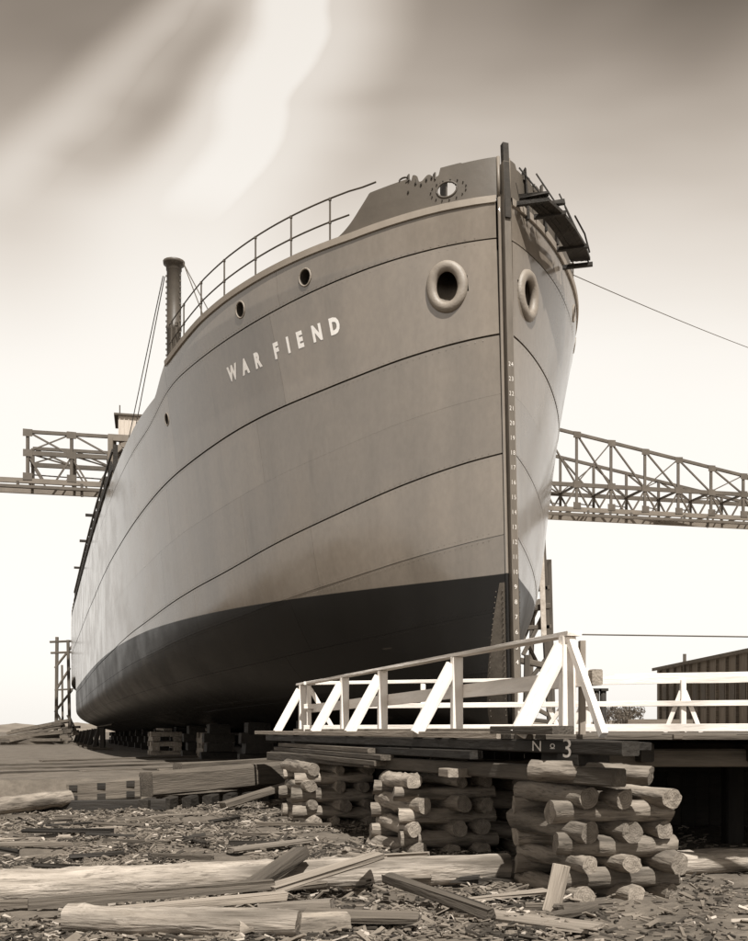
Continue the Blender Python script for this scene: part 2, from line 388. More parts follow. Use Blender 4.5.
HOLES = [  # s, z, radius along s, radius in z, side
    (1.09, 9.17, .32, .40, 1), (.84, 9.12, .32, .40, -1),
    (5.6, 10.06, .17, .19, 1), (3.6, 10.12, .17, .19, 1), (10.4, 8.76, .15, .17, 1),
    (3.4, 10.12, .17, .19, -1), (5.0, 10.05, .17, .19, -1)]
def in_hole(s, z, side, grow=0):
    for hs, hz, rs, rz_, sd_ in HOLES:
        if sd_ == side and ((s-hs)/(rs*.92+grow))**2+((z-hz)/(rz_+grow))**2 < 1: return True
    return False
def plate(k, s0, s1, side):
    z0f, z1f = SEAMS[k], SEAMS[k+1]
    g0, g1 = GAP[k], GAP[k+1]
    holes = [h for h in HOLES if h[4] == side and s0-.4 < h[0] < s1+.4 and z0f(h[0]) < h[1] < z1f(h[0])]
    step = .035 if holes else (.2 if s0 < 12 else .6)
    ns = max(2, int((s1-s0)/step)); nzv = 30 if holes else 6
    if s0 == 0: s0 = -1                              # starts at the stem rabbet
    mb = MB(); gs = .0025
    off = .012 if k in (1, 3, 6) else .004
    def sv(i, z):
        a = stem_s(z)+.02 if s0 == -1 else s0+gs
        return a+(s1-gs-a)*i/ns
    def pt(i, j, off_):
        z = None; sm = sv(i, 5)
        za = z0f(sm)+g0/2; zb = z1f(sm)-g1/2; z = za+(zb-za)*j/nzv
        s = sv(i, z); return s, z, P(s, z, side, off_)
    idx = {}
    for i in range(ns+1):
        for j in range(nzv+1):
            s, z, p = pt(i, j, off); idx[i, j] = (len(mb.v), s, z); mb.v.append(tuple(p))
    for i in range(ns):
        for j in range(nzv):
            q = [idx[i, j], idx[i+1, j], idx[i+1, j+1], idx[i, j+1]]
            if holes:
                cs = sum(a[1] for a in q)/4; cz = sum(a[2] for a in q)/4
                if in_hole(cs, cz, side): continue
            f = [a[0] for a in q]
            mb.f.append(tuple(f if side < 0 else f[::-1])); mb.m.append(0)
    rim = [(i, 0) for i in range(ns+1)]+[(ns, j) for j in range(1, nzv+1)]+[(i, nzv) for i in range(ns-1, -1, -1)]+[(0, j) for j in range(nzv-1, 0, -1)]
    base = len(mb.v)
    for (i, j) in rim: mb.v.append(tuple(pt(i, j, -.03)[2]))
    m_ = len(rim)
    for (i, j) in rim: mb.v.append(mb.v[idx[i, j][0]])          # own corners, so the plate edge stays sharp
    for a in range(m_):
        b_ = (a+1) % m_
        mb.f.append((base+m_+a, base+m_+b_, base+b_, base+a)); mb.m.append(0)
    o = mb.build('hull_plate', M['hull'], ship, smooth=True)
    me = o.data                                      # keep the rim crisp
    for p_ in me.polygons[-m_:]: p_.use_smooth = False
    return o
for side in (1, -1):
    for k in range(8):
        cuts = [0]; x = 4.2+(k*2.35) % 3.4
        lim = 10.05 if k == 7 else 95
        while x < lim-1.5:
            cuts.append(x); x += 5.4 if x < 40 else 10.5
        cuts.append(lim)
        if k == 7: cuts = [0, 4.35, 10.05, 21, 40, 66, 95]
        for a, b_ in zip(cuts, cuts[1:]): plate(k, a, b_, side)
# dark inner shell seen only in the joints, bottom and decks
for side in (1, -1):
    mb = MB(); SS = [i*.3 for i in range(45)]+[13.5+i*1.5 for i in range(55)]
    ZZ = [i*.2 for i in range(50)]
    for s in SS:
        for z in ZZ:
            zz = min(z, zT(s)-.03); s2 = max(s, stem_s(zz)); mb.v.append(tuple(P(s2, zz, side, -.03)))
    n_ = len(ZZ)
    for i in range(len(SS)-1):
        for j in range(n_-1):
            if in_hole((SS[i]+SS[i+1])/2, (ZZ[j]+ZZ[j+1])/2, side, .3): continue
            mb.f.append((i*n_+j, (i+1)*n_+j, (i+1)*n_+j+1, i*n_+j+1)); mb.m.append(0)
    mb.build('inner_hull', M['backing'], ship)
def deck(name, s0, s1, zf, mat):
    mb = MB(); n = 40
    for i in range(n+1):
        s = s0+(s1-s0)*i/n; z = zf(s); b = hb(s, z)-.03
        mb.v += [(s, b, z-DECL*s), (s, -b, z-DECL*s)]
    for i in range(n): mb.f.append((2*i, 2*i+1, 2*i+3, 2*i+2)); mb.m.append(0)
    return mb.build(name, mat, ship)
deck('forecastle_deck', .55, 10.0, lambda s: zT(s)-.06, M['post_grey'])
deck('main_deck', 10.0, 94, lambda s: 8.2, M['post_grey'])
mb = MB(); za_, zb_ = hb(10, 8.1)-.05, hb(10, 10.05)-.05; mb.add([(10, za_, 8.0), (10, -za_, 8.0), (10, -zb_, 10.0), (10, zb_, 10.0)], [(0, 1, 2, 3)]); mb.build('forecastle_bulkhead', M['post_grey'], ship)
mb = MB(); mb.add([(95, .6, 0), (95, -.6, 0), (95, -hb(95, 8)-.1, 8), (95, hb(95, 8)+.1, 8)], [(0, 1, 2, 3)]); mb.build('transom', M['hull'], ship)
# keel bottom strip
mb = MB(); mb.beam((.3, 0, -.06), (94, 0, -.06-DECL*94), .3, .12); mb.build('keel', M['steel'], ship)
# stem bar
M['band_'] = material('bulwark_edge', .16, .45, .12, 2, bump=.1)
M['stem'] = material('stem_bar_paint', .10, .55, .3, 3, (1, 1, .3), .2)
mb = MB(); mb.beam((-.05, 0, -.1), (stem_s(11.6)-.05, 0, 11.6), .14, .22, up=(1, 0, 0)); stem = mb.build('stem_bar', M['stem'], ship)
mb = MB(); mb.beam((.10, 0, -.1), (stem_s(11.5)+.08, 0, 11.5), .21, .10, up=(1, 0, 0)); mb.build('stem_backing', M['backing'], ship)
for side in (1, -1):                                 # rounded plate edges closing on the stem
    mb = MB(); pts = [Vector((stem_s(z)-.015, side*.115, z)) for z in [i*.5 for i in range(22)]+[10.95]]
    mb.tube(pts, .036, 8); mb.build('stem_bead', M['hull'], ship, smooth=True)
    mb = MB(); mb.tube([Vector((stem_s(z)-.02, side*.12, z)) for z in (10.9, 11.3, 11.75)], .035, 8); mb.build('bulwark_bead', M['band_'], ship, smooth=True)
mb = MB(); mb.beam((stem_s(11)-.17, 0, 10.4), (stem_s(12.3)-.10, 0, 12.0), .13, .12, up=(1, 0, 0)); M['head'] = material('stem_head_timber', .028, .8, .3, 4); mb.build('stem_head', M['head'], ship)
# edge strip either side of the stem where plating meets it
# forefoot casting, bare grey metal each side
for side in (1, -1):
    mb = MB(); n = 12; m_ = 6
    for i in range(n+1):
        z = 2.9*i/n
        for j in range(m_+1):
            s = stem_s(z)+.02+(.12+.34*(2.9-z)**1.0*.72)*j/m_; mb.v.append(tuple(P(s, z, side, .02)))
    for i in range(n):
        for j in range(m_): mb.f.append((i*(m_+1)+j, i*(m_+1)+j+1, (i+1)*(m_+1)+j+1, (i+1)*(m_+1)+j)); mb.m.append(0)
    M['forefoot'] = M.get('forefoot') or material('bare_forefoot', .075, .7, .25, 3)
    mb.build('forefoot_casting', M['forefoot'], ship, smooth=True)
    # rows of rivets along it
    mb = MB()
    for r_ in range(2):
        for i in range(24):
            z = .2+i*.11; s = stem_s(z)+.07+r_*.12+(.20*(2.9-z))*.9*r_
            c = P(s, z, side, .035); mb.beam(c-Vector((.012, 0, 0)), c+Vector((.012, 0, 0)), .022)
    tag(mb.build('forefoot_rivets', M['forefoot'], ship), kind='stuff')
# rivet rows along the seams near the bow (too many to pick apart)
for side in (1, -1):
    mb = MB()
    for k in (1, 2, 3, 4, 6, 7):
        for dz in (-.07, .07):
            s = .5
            while s < 15:
                z = SEAMS[k](s)+dz
                if s > stem_s(z)+.15 and not in_hole(s, z, side, .1):
                    c = P(s, z, side, .013); r = .013
                    n3 = (P(s, z, side, .023)-c)*1.0
                    u_ = Vector((0, 0, 1)).cross(n3).normalized()*r; v_ = Vector((0, 0, r))
                    mb.add([c+u_, c+v_, c-u_, c-v_, c+n3*.6], [(0, 1, 4), (1, 2, 4), (2, 3, 4), (3, 0, 4)])
                s += .11
    tag(mb.build('seam_rivets', M['hull'], ship), kind='stuff')

# bulwark round the stem with its ragged unfinished top
def bul_top(s, side):
    base = zT(s)
    end = 2.25 if side > 0 else 2.4
    z = 11.86-.16*s
    if side > 0:
        if 1.22 < s < 1.62: z -= .10+.05*math.sin(s*31)
        if 1.5 < s < 1.6: z += .09
        if .95 < s < 1.22: z += .02
    else:
        z -= .12*max(0, noise.noise(Vector((s*9, 3, 0))))+.10*(int(s*7) % 2)*(s > .7)
    if s > end:
        t = min(1, (s-end)/.75); z = base+(z-base)*(1-t)**1.8
    return max(base+.0, z)
for side in (1, -1):
    mb = MB(); ns = 110; nv = 40; end = 3.0 if side > 0 else 3.15
    def bp_(i, j, off):
        s = .6+(end-.6)*i/ns; z0 = zT(s)-.02; z1 = bul_top(s, side); z = z0+(z1-z0)*j/nv; s = stem_s(z)+.0+(end-stem_s(z))*i/ns
        s2 = s; return s2, z, P(s2, z, side, off)
    for off in (.0, -.02):
        base = len(mb.v)
        for i in range(ns+1):
            for j in range(nv+1): mb.v.append(tuple(bp_(i, j, off)[2]))
        for i in range(ns):
            for j in range(nv):
                s, z, _ = bp_(i+.5, j+.5, 0)
                if side > 0 and ((s-1.08)/.12)**2+((z-11.2)/.16)**2 < 1: continue
                f = (base+i*(nv+1)+j, base+(i+1)*(nv+1)+j, base+(i+1)*(nv+1)+j+1, base+i*(nv+1)+j+1)
                mb.f.append(f if (side < 0) == (off == 0) else f[::-1]); mb.m.append(0)
    M['bulwark'] = M.get('bulwark') or material('bulwark_plate', .078, .55, .15, 1.5, bump=.15)
    bul = mb.build('bulwark', M['bulwark'], ship, smooth=True)
    # capping band at the forecastle deck edge
    mb = MB(); pts = []
    s = .53
    while s < 10.0: pts.append(s); s += .2
    for i, s in enumerate(pts):
        z = zT(s)
        for dz, off in ((-.13, .012), (-.12, .045), (.02, .05), (.04, .0)): mb.v.append(tuple(P(s, z+dz, side, off)))
    for i in range(len(pts)-1):
        for j in range(3): mb.f.append((i*4+j, (i+1)*4+j, (i+1)*4+j+1, i*4+j+1)); mb.m.append(0)
    M['band'] = M.get('band') or material('deck_edge_band', .23, .6, .12, 2, bump=.1)
    mb.build('deck_edge_band', M['band'], ship, smooth=False)
    if side > 0:
        mb = MB()
        for i in range(15):
            a = 2*math.pi*i/15; c = P(1.06+.22*math.cos(a), 11.18+.21*math.sin(a), 1, .005); mb.beam(c, c+Vector((-.01, .02, 0)), .02)
        for q in ((1.5, 11.45), (1.35, 11.48), (1.42, 11.4), (1.6, 11.3), (1.28, 11.5)):
            c = P(q[0], q[1], 1, .005); mb.beam(c, c+Vector((-.01, .02, 0)), .035)
        tag(mb.build('bolt_holes', M['backing'], ship), kind='stuff')
    if side > 0:
        mb = MB(); c = P(1.17, 10.9, 1, -.08); mb.beam(c+Vector((.05, -.1, 0)), c+Vector((.05, -.1, .62)), .34, .03, up=(0, 1, 0)); mb.build('bulwark_bracket', M['steel'], ship)
    if side > 0:
        mb = MB(); mb.tube([P(1.08+.125*math.cos(a), 11.2+.165*math.sin(a), 1, .0) for a in [i*math.pi/14 for i in range(29)]], .022, 6, cap=False); mb.build('mooring_hole_rim', M['bulwark'], ship, smooth=True)
    # torn lugs above the bulwark top
    mb = MB()
    if side > 0:
        for s, h, w_ in ((1.25, .08, .10), (1.62, .07, .12), (1.5, .05, .05)):
            c = P(s, bul_top(s, 1), 1, -.01); mb.beam(c-Vector((0, 0, .06)), c+Vector((0, 0, h)), w_, .03)
        mb.tube([P(1.68+.07*math.cos(a), 11.58+.06*math.sin(a), 1, 0) for a in [i*.6 for i in range(8)]], .02, 5)
    else:
        for i in range(9):
            s = .8+i*.24; c = P(s, bul_top(s, -1), -1, 0); mb.beam(c-Vector((0, 0, .1)), c+Vector((0, 0, random.uniform(.02, .2))), .09, .04)
    mb.build('bulwark_lugs', M['steel'], ship)

# hawse pipes and ports
def frame(s, z, side):
    c = P(s, z, side, 0); ex = (P(s+.1, z, side)-P(s-.1 if s > .2 else s, z, side)).normalized()
    ez = (P(s, z+.1, side)-P(s, z-.1, side)).normalized(); n = (P(s, z, side, .1)-c).normalized()
    return c, ex, ez, n
for hs, hz, rs, rz_, side in HOLES:
    c, ex, ez, n = frame(hs, hz, side); big = rs > .3
    tr = .115 if big else .022; A, B = (rs+.02, rz_+.03) if big else (rs+.0, rz_+.0)
    mb = MB(); na, nb_ = (40, 14) if big else (24, 6)
    for i in range(na):
        a = 2*math.pi*i/na; rad = ex*math.cos(a)*A+ez*math.sin(a)*B; rd = rad.normalized()
        wob_ = tr*(1+.06*noise.noise(Vector((hs+math.cos(a)*3, math.sin(a)*3, side))))
        # seat each station of the ring on the curved plating
        seat = P(hs+math.cos(a)*A, hz+math.sin(a)*B, side); seat = c+rad+n*((seat-c).dot(n))
        for j in range(nb_):
            q = 2*math.pi*j/nb_; mb.v.append(tuple(seat+rd*math.cos(q)*wob_+n*(math.sin(q)*wob_*.85+.01)))
    for i in range(na):
        for j in range(nb_):
            mb.f.append((i*nb_+j, ((i+1) % na)*nb_+j, ((i+1) % na)*nb_+(j+1) % nb_, i*nb_+(j+1) % nb_)); mb.m.append(0)
    if big: mb.build('hawse_ring', M['ring'], ship, smooth=True)
    else: mb.build('porthole_rim', M['ring'], ship, smooth=True)
    mb = MB(); k = 20; dd = 1.3 if big else .3; drop = Vector((.3, 0, 1.8)) if big else Vector((0, 0, 0))
    for q, (dp, sc_) in enumerate(((0, 1), (.5, .95), (1, .9))):
        for i in range(k):
            a = 2*math.pi*i/k; seat = (P(hs+math.cos(a)*A, hz+math.sin(a)*B, side)-c).dot(n)*(1 if dp == 0 else 0)
            mb.v.append(tuple(c+(ex*math.cos(a)*A+ez*math.sin(a)*B)*sc_*.97+n*(seat-dp*dd)+drop*dp))
    for q in range(2):
        for i in range(k): mb.f.append((q*k+i, q*k+(i+1) % k, (q+1)*k+(i+1) % k, (q+1)*k+i)); mb.m.append(0)
    mb.f.append(tuple(2*k+i for i in range(k))); mb.m.append(1)
    mb.build('hawse_pipe' if big else 'porthole_recess', [M['pipe'] if big else M['hole'], M['backing']], ship, smooth=False)

# painted name and draught marks
def glyph(ch, size, bold=.0, width=1.):
    cu = bpy.data.curves.new('glyph', 'FONT'); cu.body = ch; cu.size = size; cu.offset = bold; cu.align_x = 'CENTER'; cu.resolution_u = 3
    ob = bpy.data.objects.new('glyph', cu); C.objects.link(ob)
    dg = bpy.context.evaluated_depsgraph_get(); dg.update(); me = bpy.data.meshes.new_from_object(ob.evaluated_get(dg))
    bpy.data.objects.remove(ob)
    bm = bmesh.new(); bm.from_mesh(me); bmesh.ops.triangulate(bm, faces=bm.faces[:])
    bmesh.ops.subdivide_edges(bm, edges=bm.edges[:], cuts=1)
    vs = [(v.co.x*width, v.co.y) for v in bm.verts]; fs = [tuple(v.index for v in f.verts) for f in bm.faces]; bm.free()
    return vs, fs
NAME = [('W', 6.32, 8.80), ('A', 5.80, 8.80), ('R', 5.34, 8.81), ('F', 4.70, 8.84), ('I', 4.33, 8.86), ('E', 4.00, 8.88), ('N', 3.55, 8.90), ('D', 3.13, 8.93)]
for ch, s, z in NAME:
    vs, fs = glyph(ch, .46, .027, .80)
    ds = (P(s+.1, z, 1)-P(s-.1, z, 1)).length/.2
    out = []
    for (x, y) in vs:
        ss = s-x/ds; zz = z+y-.17-x*-.03
        out.append(P(ss, zz+DECL*0, 1, .018))
    mb = MB(); mb.add(out, fs); mb.build('name_letter', M['letter'], ship)
for d in range(4, 25):
    for i, ch in enumerate(str(d)):
        vs, fs = glyph(ch, .13, .0, .68 if d > 9 else 1.0)
        z = d*.3048; xo = (i-.5)*.06 if d > 9 else .0
        mb = MB(); mb.add([Vector((stem_s(z+y)-.165, -(x+xo), z+y)) for x, y in vs], fs)
        mb.build('draught_figure', M['chalk'], ship)

# forecastle rail
RS = [3.05, 4.0, 5.1, 6.35, 7.55, 8.7, 9.7]
for side in (1, -1):
    for s in RS:
        z = zT(s)-.03; a = P(s, z, side, -.09); mb = MB(); mb.tube([a, a+Vector((0, 0, 1.04))], .022, 6)
        mb.beam(a, a+Vector((0, 0, .05)), .09)
        for h in (.52, 1.03): mb.tube([a+Vector((0, 0, h-.03)), a+Vector((0, 0, h+.03))], .034, 6)
        mb.build('stanchion', M['rail'], ship)
    for h in (.53, 1.05):
        pts = []
        s = 2.15 if h > 1 else 2.65
        while s < 10: pts.append(P(s, zT(s)-.03, side, -.09)+Vector((0, 0, h*(1 if s > 2.6 else .97)))); s += .25
        mb = MB(); mb.tube(pts, .019, 6); mb.build('hand_rail' if h > 1 else 'middle_rail', M['rail'], ship)
# ventilator post with flanged head and its stays, at the break of the forecastle
def ves(s, t, z): return Vector((s, t, z))
mb = MB(); n = 16
prof = [(.215, 7.9), (.215, 11.9), (.23, 11.92), (.23, 12.05), (.215, 12.07), (.215, 13.7), (.235, 13.72), (.235, 13.85), (.32, 13.9), (.33, 13.98), (.27, 14.0)]
for r_, z in prof:
    for i in range(n): a = 2*math.pi*i/n; mb.v.append((12.2+math.cos(a)*r_, 5.25+math.sin(a)*r_, z))
for i in range(len(prof)-1):
    for j in range(n): mb.f.append((i*n+j, i*n+(j+1) % n, (i+1)*n+(j+1) % n, (i+1)*n+j)); mb.m.append(0)
mb.f.append(tuple((len(prof)-1)*n+j for j in range(n))); mb.m.append(0)
M['king'] = material('king_post_paint', .062, .5, .2, 3, bump=.1); vp = mb.build('king_post', M['king'], ship, smooth=True)
for i in range(14):
    pass
mb = MB()
for i in range(20):
    z = 10.3+i*.17; mb.beam((12.2-.02, 5.25+.22, z), (12.2+.02, 5.25+.22, z), .05)
    mb.beam((12.2-.14, 5.25-.17, z), (12.2-.18, 5.25-.17, z), .05)
tag(mb.build('king_post_rivets', M['rail'], vp), kind='stuff')
for a, b_ in (((12.4, 5.5, 13.6), (15.0, 6.2, 9.3)), ((12.4, 5.55, 13.6), (17.5, 6.3, 9.2)), ((12.0, 5.0, 13.9), (10.1, 3.7, 10.3)), ((12.0, 5.0, 13.9), (9.4, 4.4, 10.3))):
    mb = MB(); mb.tube([a, b_], .016, 5); mb.build('wire_stay', M['rail'], ship)
mb = MB(); mb.tube([P(9.35, 10.3, 1, -.12), P(9.35, 10.3, 1, -.12)+Vector((0, 0, .75))], .03, 6); mb.tube([P(9.35, 10.3, 1, -.12)+Vector((0, 0, .7)), P(9.35, 10.3, 1, -.12)+Vector((0, 0, .8))], .05, 6)
mb.build('davit_pin', M['rail'], ship)
# bilge keel and small fittings
mb = MB()
for i in range(40):
    s = 38+i*.7; s2 = s+.7
    a, b_ = P(s, .55, 1, .0), P(s2, .55, 1, .0); mb.beam(a, b_, .22, .03, up=(0, .6, 1))
mb.build('bilge_keel', M['post_grey'], ship)
# timber frames standing along the deck edge far aft
frames = []
for i in range(26):
    s = 19.5+i*2.0; a = P(s, zT(s), 1, -.1); frames.append(a)
    mb = MB(); mb.beam(a-Vector((0, 0, .3)), a+Vector((0, 0, 1.15 if i < 18 else .7)), .16); mb.build('deck_edge_post', M['wood_dark'], ship)
for h, wd in ((.35, .24), (.95, .12)):
    mb = MB()
    for a, b_ in zip(frames[:-8], frames[1:-8]): mb.beam(a+Vector((0, .1, h)), b_+Vector((0, .1, h)), .06, wd)
    mb.build('deck_edge_plank', M['wood_dark'], ship)
for i in (5, 8, 12):
    mb = MB(); a = frames[i]+Vector((0, 0, .95)); mb.beam(a-Vector((0, .3, 0)), a+Vector((0, .45, 0)), .12); mb.build('outrigger', M['wood_dark'], ship)

# ------------------------------------------------------------------ staging hung under the port bulwark
stg = thing('hanging_stage', ship.location+Vector((0, 0, 0)), 'dark plank staging slung on ropes outside the ship bow beside the stem', 'staging', rz=R(90)+TH)
st = [(.42, -.42), (.62, -.92), (.95, -1.4), (1.4, -1.9), (1.95, -2.35)]
out = Vector((-.55, -.84, 0)).normalized()
for q in range(4):
    mb = MB(); pts = [Vector((s, t, 10.88-.09*i-.05*math.sin(i*.8)+(.08 if i == 4 else 0)+random.uniform(-.012, .012)))+out*(.08+.11*q) for i, (s, t) in enumerate(st)]
    for i in range(4): mb.beam(pts[i], pts[i+1]+(pts[i+1]-pts[i])*.04, .11, .07)
    mb.build('plank', M['wood_dark'], stg)
for i, (s, t) in enumerate(st[::1]):
    if i in (0, 1, 3, 4):
        c = Vector((s, t, 10.82-.09*i)); mb = MB(); mb.beam(c-out*.15, c+out*.52, .09, .08); mb.build('putlog', M['wood_dark'], stg)
        mb = MB(); e = c+out*.45; mb.tube([e, c-out*.1+Vector((0, 0, .75+.16*i))], .018, 5); mb.build('rope', M['wood_dark'], stg)
mb = MB()
mb.tube([Vector((s, t, 11.10-.09*i))+out*.45 for i, (s, t) in enumerate(st)][2:], .02, 5)
mb.build('rope', M['wood_dark'], stg)
for i, (q, r_) in enumerate(((0, .4), (1, .9))):
    mb = MB(); c = Vector((st[q][0], st[q][1], 10.95)); mb.beam(c-out*.1, c+out*.5, .16, .06, jit=.02); mb.build('cross_board', M['wood_dark'], stg)

for s_, t0_, h0, h1 in ((.80, 0, 10.7, 11.75), (1.3, 0, 10.8, 11.6), (1.75, 0, 10.8, 11.5)):
    c = P(s_, h0, -1, .04); c2 = P(s_, h1, -1, .05); mb = MB(); mb.beam(c, c2, .10, .05, jit=.015); mb.build('hanger_board', M['wood_dark'], stg)
random.seed(3)
for q in range(4):
    a = Vector((st[1][0], st[1][1], 10.95))+(Vector((st[4][0], st[4][1], 10.6))-Vector((st[1][0], st[1][1], 10.95)))*random.uniform(.0, .5)+out*random.uniform(0, .4)
    b_ = a+Vector((.75, -.75, -.15+random.uniform(-.1, .2)))*random.uniform(.6, 1.1); mb = MB(); mb.beam(a, b_, random.uniform(.05, .12), .03, jit=.015); mb.build('loose_board', M['wood_dark'], stg)
# ------------------------------------------------------------------ keel blocks and shores beneath the ship
lw = ship.matrix_world
def sh2w(s, t, z=0):
    return Vector((2.848-math.sin(TH)*s-math.cos(TH)*t, 20.2+math.cos(TH)*s-math.sin(TH)*t, z+.1))
def keelz(s): return .1-.12-DECL*s
def block_stack(s, t, ztop, label, group, mat='wood_dark', wid=1.3):
    p = sh2w(s, t); zg = gz(p.x, p.y)-.03
    r = thing('keel_block', (p.x, p.y, zg), label, 'block stack', group, rz=R(90)+TH)
    h = ztop-zg; n = max(2, round(h/.32)); hh = h/n
    for i in range(n):
        w_ = wid*(1-.07*i)*random.uniform(.94, 1.04)
        mb = MB()
        if i % 2 == 0: mb.beam((0, -w_/2, hh*(i+.5)), (0, w_/2, hh*(i+.5)), .42, hh-.006, jit=.012)
        else: mb.beam((-.32, 0, hh*(i+.5)), (.32, 0, hh*(i+.5)), w_*.75, hh-.006, jit=.012)
        mb.build('block', M[mat], r)
    return r
s = 1.0
while s < 90:
    block_stack(s, 0, keelz(s), 'dark timber keel block stack in the row under the ship', 'keel blocks under the ship'); s += 1.7 if s < 50 else 3
for s in range(9, 80, 4):
    for side in (1, -1):
        t = 3.2
        if hb(s, .35) < 3.4: t = max(1.2, hb(s, .35)-.3)
        block_stack(s, side*t, .34-DECL*s+.0 if hb(s, .35) > t else keelz(s)+.3, 'dark timber bilge block stack standing under the ship, %s of the keel blocks' % ('left' if side > 0 else 'right'), 'bilge blocks under the ship')
for s, t, w_, lab in ((25, 4.0, 1.3, 'pale timber cribbing stack beneath the far turn of the ship bilge'), (20, 2.7, 1.2, 'pale timber cribbing stack beneath the bilge nearest the white railing')):
    p = sh2w(s, t); zg = gz(p.x, p.y)-.03
    r = thing('cribbing_stack', (p.x, p.y, zg), lab, 'timber stack', rz=R(90)+TH)
    for i in range(5):
        for q in (-1, 1):
            mb = MB(); z = .10+i*.2
            if i % 2 == 0: mb.beam((q*.45, -w_/2, z), (q*.45, w_/2, z), .3, .195, jit=.015)
            else: mb.beam((-.8, q*.45, z), (.8, q*.45, z), .3, .195, jit=.015)
            mb.build('block', M['wood_pale'], r)
    mb = MB(); mb.beam((-1.0, 0, 1.09), (.9, .1, 1.12), .35, .12, jit=.02); mb.build('cap_block', M['wood_pale'], r)
for side in (1, -1):
    a, b_ = sh2w(6, side*1.9), sh2w(88, side*1.9)
    z = TER+.22
    o = thing('launching_way', (a.x, a.y, TER), 'long squared launching timber lying under the ship, %s of the keel blocks' % ('left' if side > 0 else 'right'), 'timber', 'launching ways')
    lc = local(o)
    beam_part(o, 'ground_way', lc((a.x, a.y, z)), lc((b_.x, b_.y, z-.1)), .5, .45, 'wood_dark')
for i, s in enumerate(range(36, 74, 3)):
    p = sh2w(s, 5.9+.3*(i % 2)); q = sh2w(s, 5.9)
    o = thing('bilge_shore', (p.x, p.y, gz(p.x, p.y)), 'short dark timber shore propping the bilge at the far left of the hull', 'shore', 'shores along the ship side')
    lc = local(o); beam_part(o, 'prop', lc((p.x, p.y, TER-.02)), lc((q.x, q.y, .42-DECL*s)), .24, .24, 'wood_dark')
    beam_part(o, 'sole_plate', lc((p.x-.5, p.y-.2, TER+.06)), lc((p.x+.5, p.y+.1, TER+.06)), .3, .12, 'wood')

# ------------------------------------------------------------------ long gantry crane crossing behind
cr = thing('gantry_crane', (-24.5, 70, TER), 'steel lattice gantry crane spanning behind the ship with pale cab at its left end', 'crane')
lc = local(cr)
CA, CD = Vector((-24.5, 70, 0)), Vector((53.2, 12, 0))
CL = CD.length; cd = CD/CL; cn = Vector((-cd.y, cd.x, 0))
def cp(u, z, n=0): p = CA+cd*u+cn*n; return lc((p.x, p.y, z))
def topz(u): return 20.9 if u < 6.2 else (lerp(u, [6.2, 12, 37, 62, 120], [20.7, 20.8, 24.2, 20.0, 17.9]))
bay = 2.95; nb = 26
M['truss'] = M['crane']
for pl in (0, 3.2):
    zs = 0 if pl == 0 else .0
    dz = 0 if pl == 0 else -1.0
    us = [.25+bay*i for i in range(nb)]
    for lo, wid, mat in ((17.45, .34, 'crane_light'), (19.4, .30, 'crane')):
        mb = MB(); mb.beam(cp(-4.5 if lo < 18 else .1, lo, pl), cp(us[-1], lo, pl), .22, wid)
        mb.build('lower_chord' if lo < 18 else 'middle_chord', M[mat], cr)
    for i, u in enumerate(us):
        zt = topz(u)+dz*(1 if u > 10 else .3)
        mb = MB(); mb.beam(cp(u, 17.5, pl), cp(u, zt, pl), .2); mb.build('upright', M['crane'], cr)
        if pl == 0:
            mb = MB()
            for zz_ in (17.75, 19.4, zt-.1): mb.beam(cp(u-.32, zz_, pl-.13), cp(u+.32, zz_, pl-.13), .03, .5, jit=.02)
            tag(mb.build('gusset_plates', M['crane'], cr), kind='stuff')
        if i < nb-1:
            v = us[i+1]; zt2 = topz(v)+dz*(1 if v > 10 else .3)
            mb = MB(); mb.beam(cp(u, zt, pl), cp(v, zt2, pl), .22); mb.build('top_chord', M['crane'], cr)
            mb = MB(); mb.beam(cp(u, zt, pl), cp(v, 19.4, pl), .12); mb.build('diagonal', M['crane'], cr)
            if i % 2 == 0:
                mb = MB(); mb.beam(cp(u, 19.5, pl), cp(v, zt2, pl), .09); mb.build('diagonal', M['crane'], cr)
            if i:
                mb = MB(); mb.beam(cp(u-bay*.35, 17.6, pl), cp(u, 19.3, pl), .12); mb.build('knee_brace', M['crane'], cr)
            mb = MB(); mb.beam(cp(u+bay*.35, 17.6, pl), cp(u, 19.3, pl), .12); mb.build('knee_brace', M['crane'], cr)
for i in range(nb):
    u = .25+bay*i
    for z in (17.6, 19.4):
        mb = MB(); mb.beam(cp(u, z, 0), cp(u, z, 3.2), .16); mb.build('cross_beam', M['crane'], cr)
    if i < nb-1:
        mb = MB(); mb.beam(cp(u, 19.4, 0), cp(u+bay, 19.4, 3.2), .09); mb.build('lateral_brace', M['crane'], cr)
        mb = MB(); mb.beam(cp(u, 17.9, 0), cp(u+bay, 18.6, 3.2), .08); mb.build('lateral_brace', M['crane'], cr)
for u in (-.4, 3.9, 42.5, 44.4, 46.2, 50.9, 53):
    mb = MB(); mb.beam(cp(u, 17.4, -.1), cp(u, 16.5 if int(u) % 2 else 16.9, -.1), .16); mb.build('hanging_bracket', M['steel'], cr)
mb = MB(); mb.beam(cp(-4.5, 16.98, -.25), cp(72, 16.98, -.25), .3, .2); mb.build('runway_rail', M['crane'], cr)
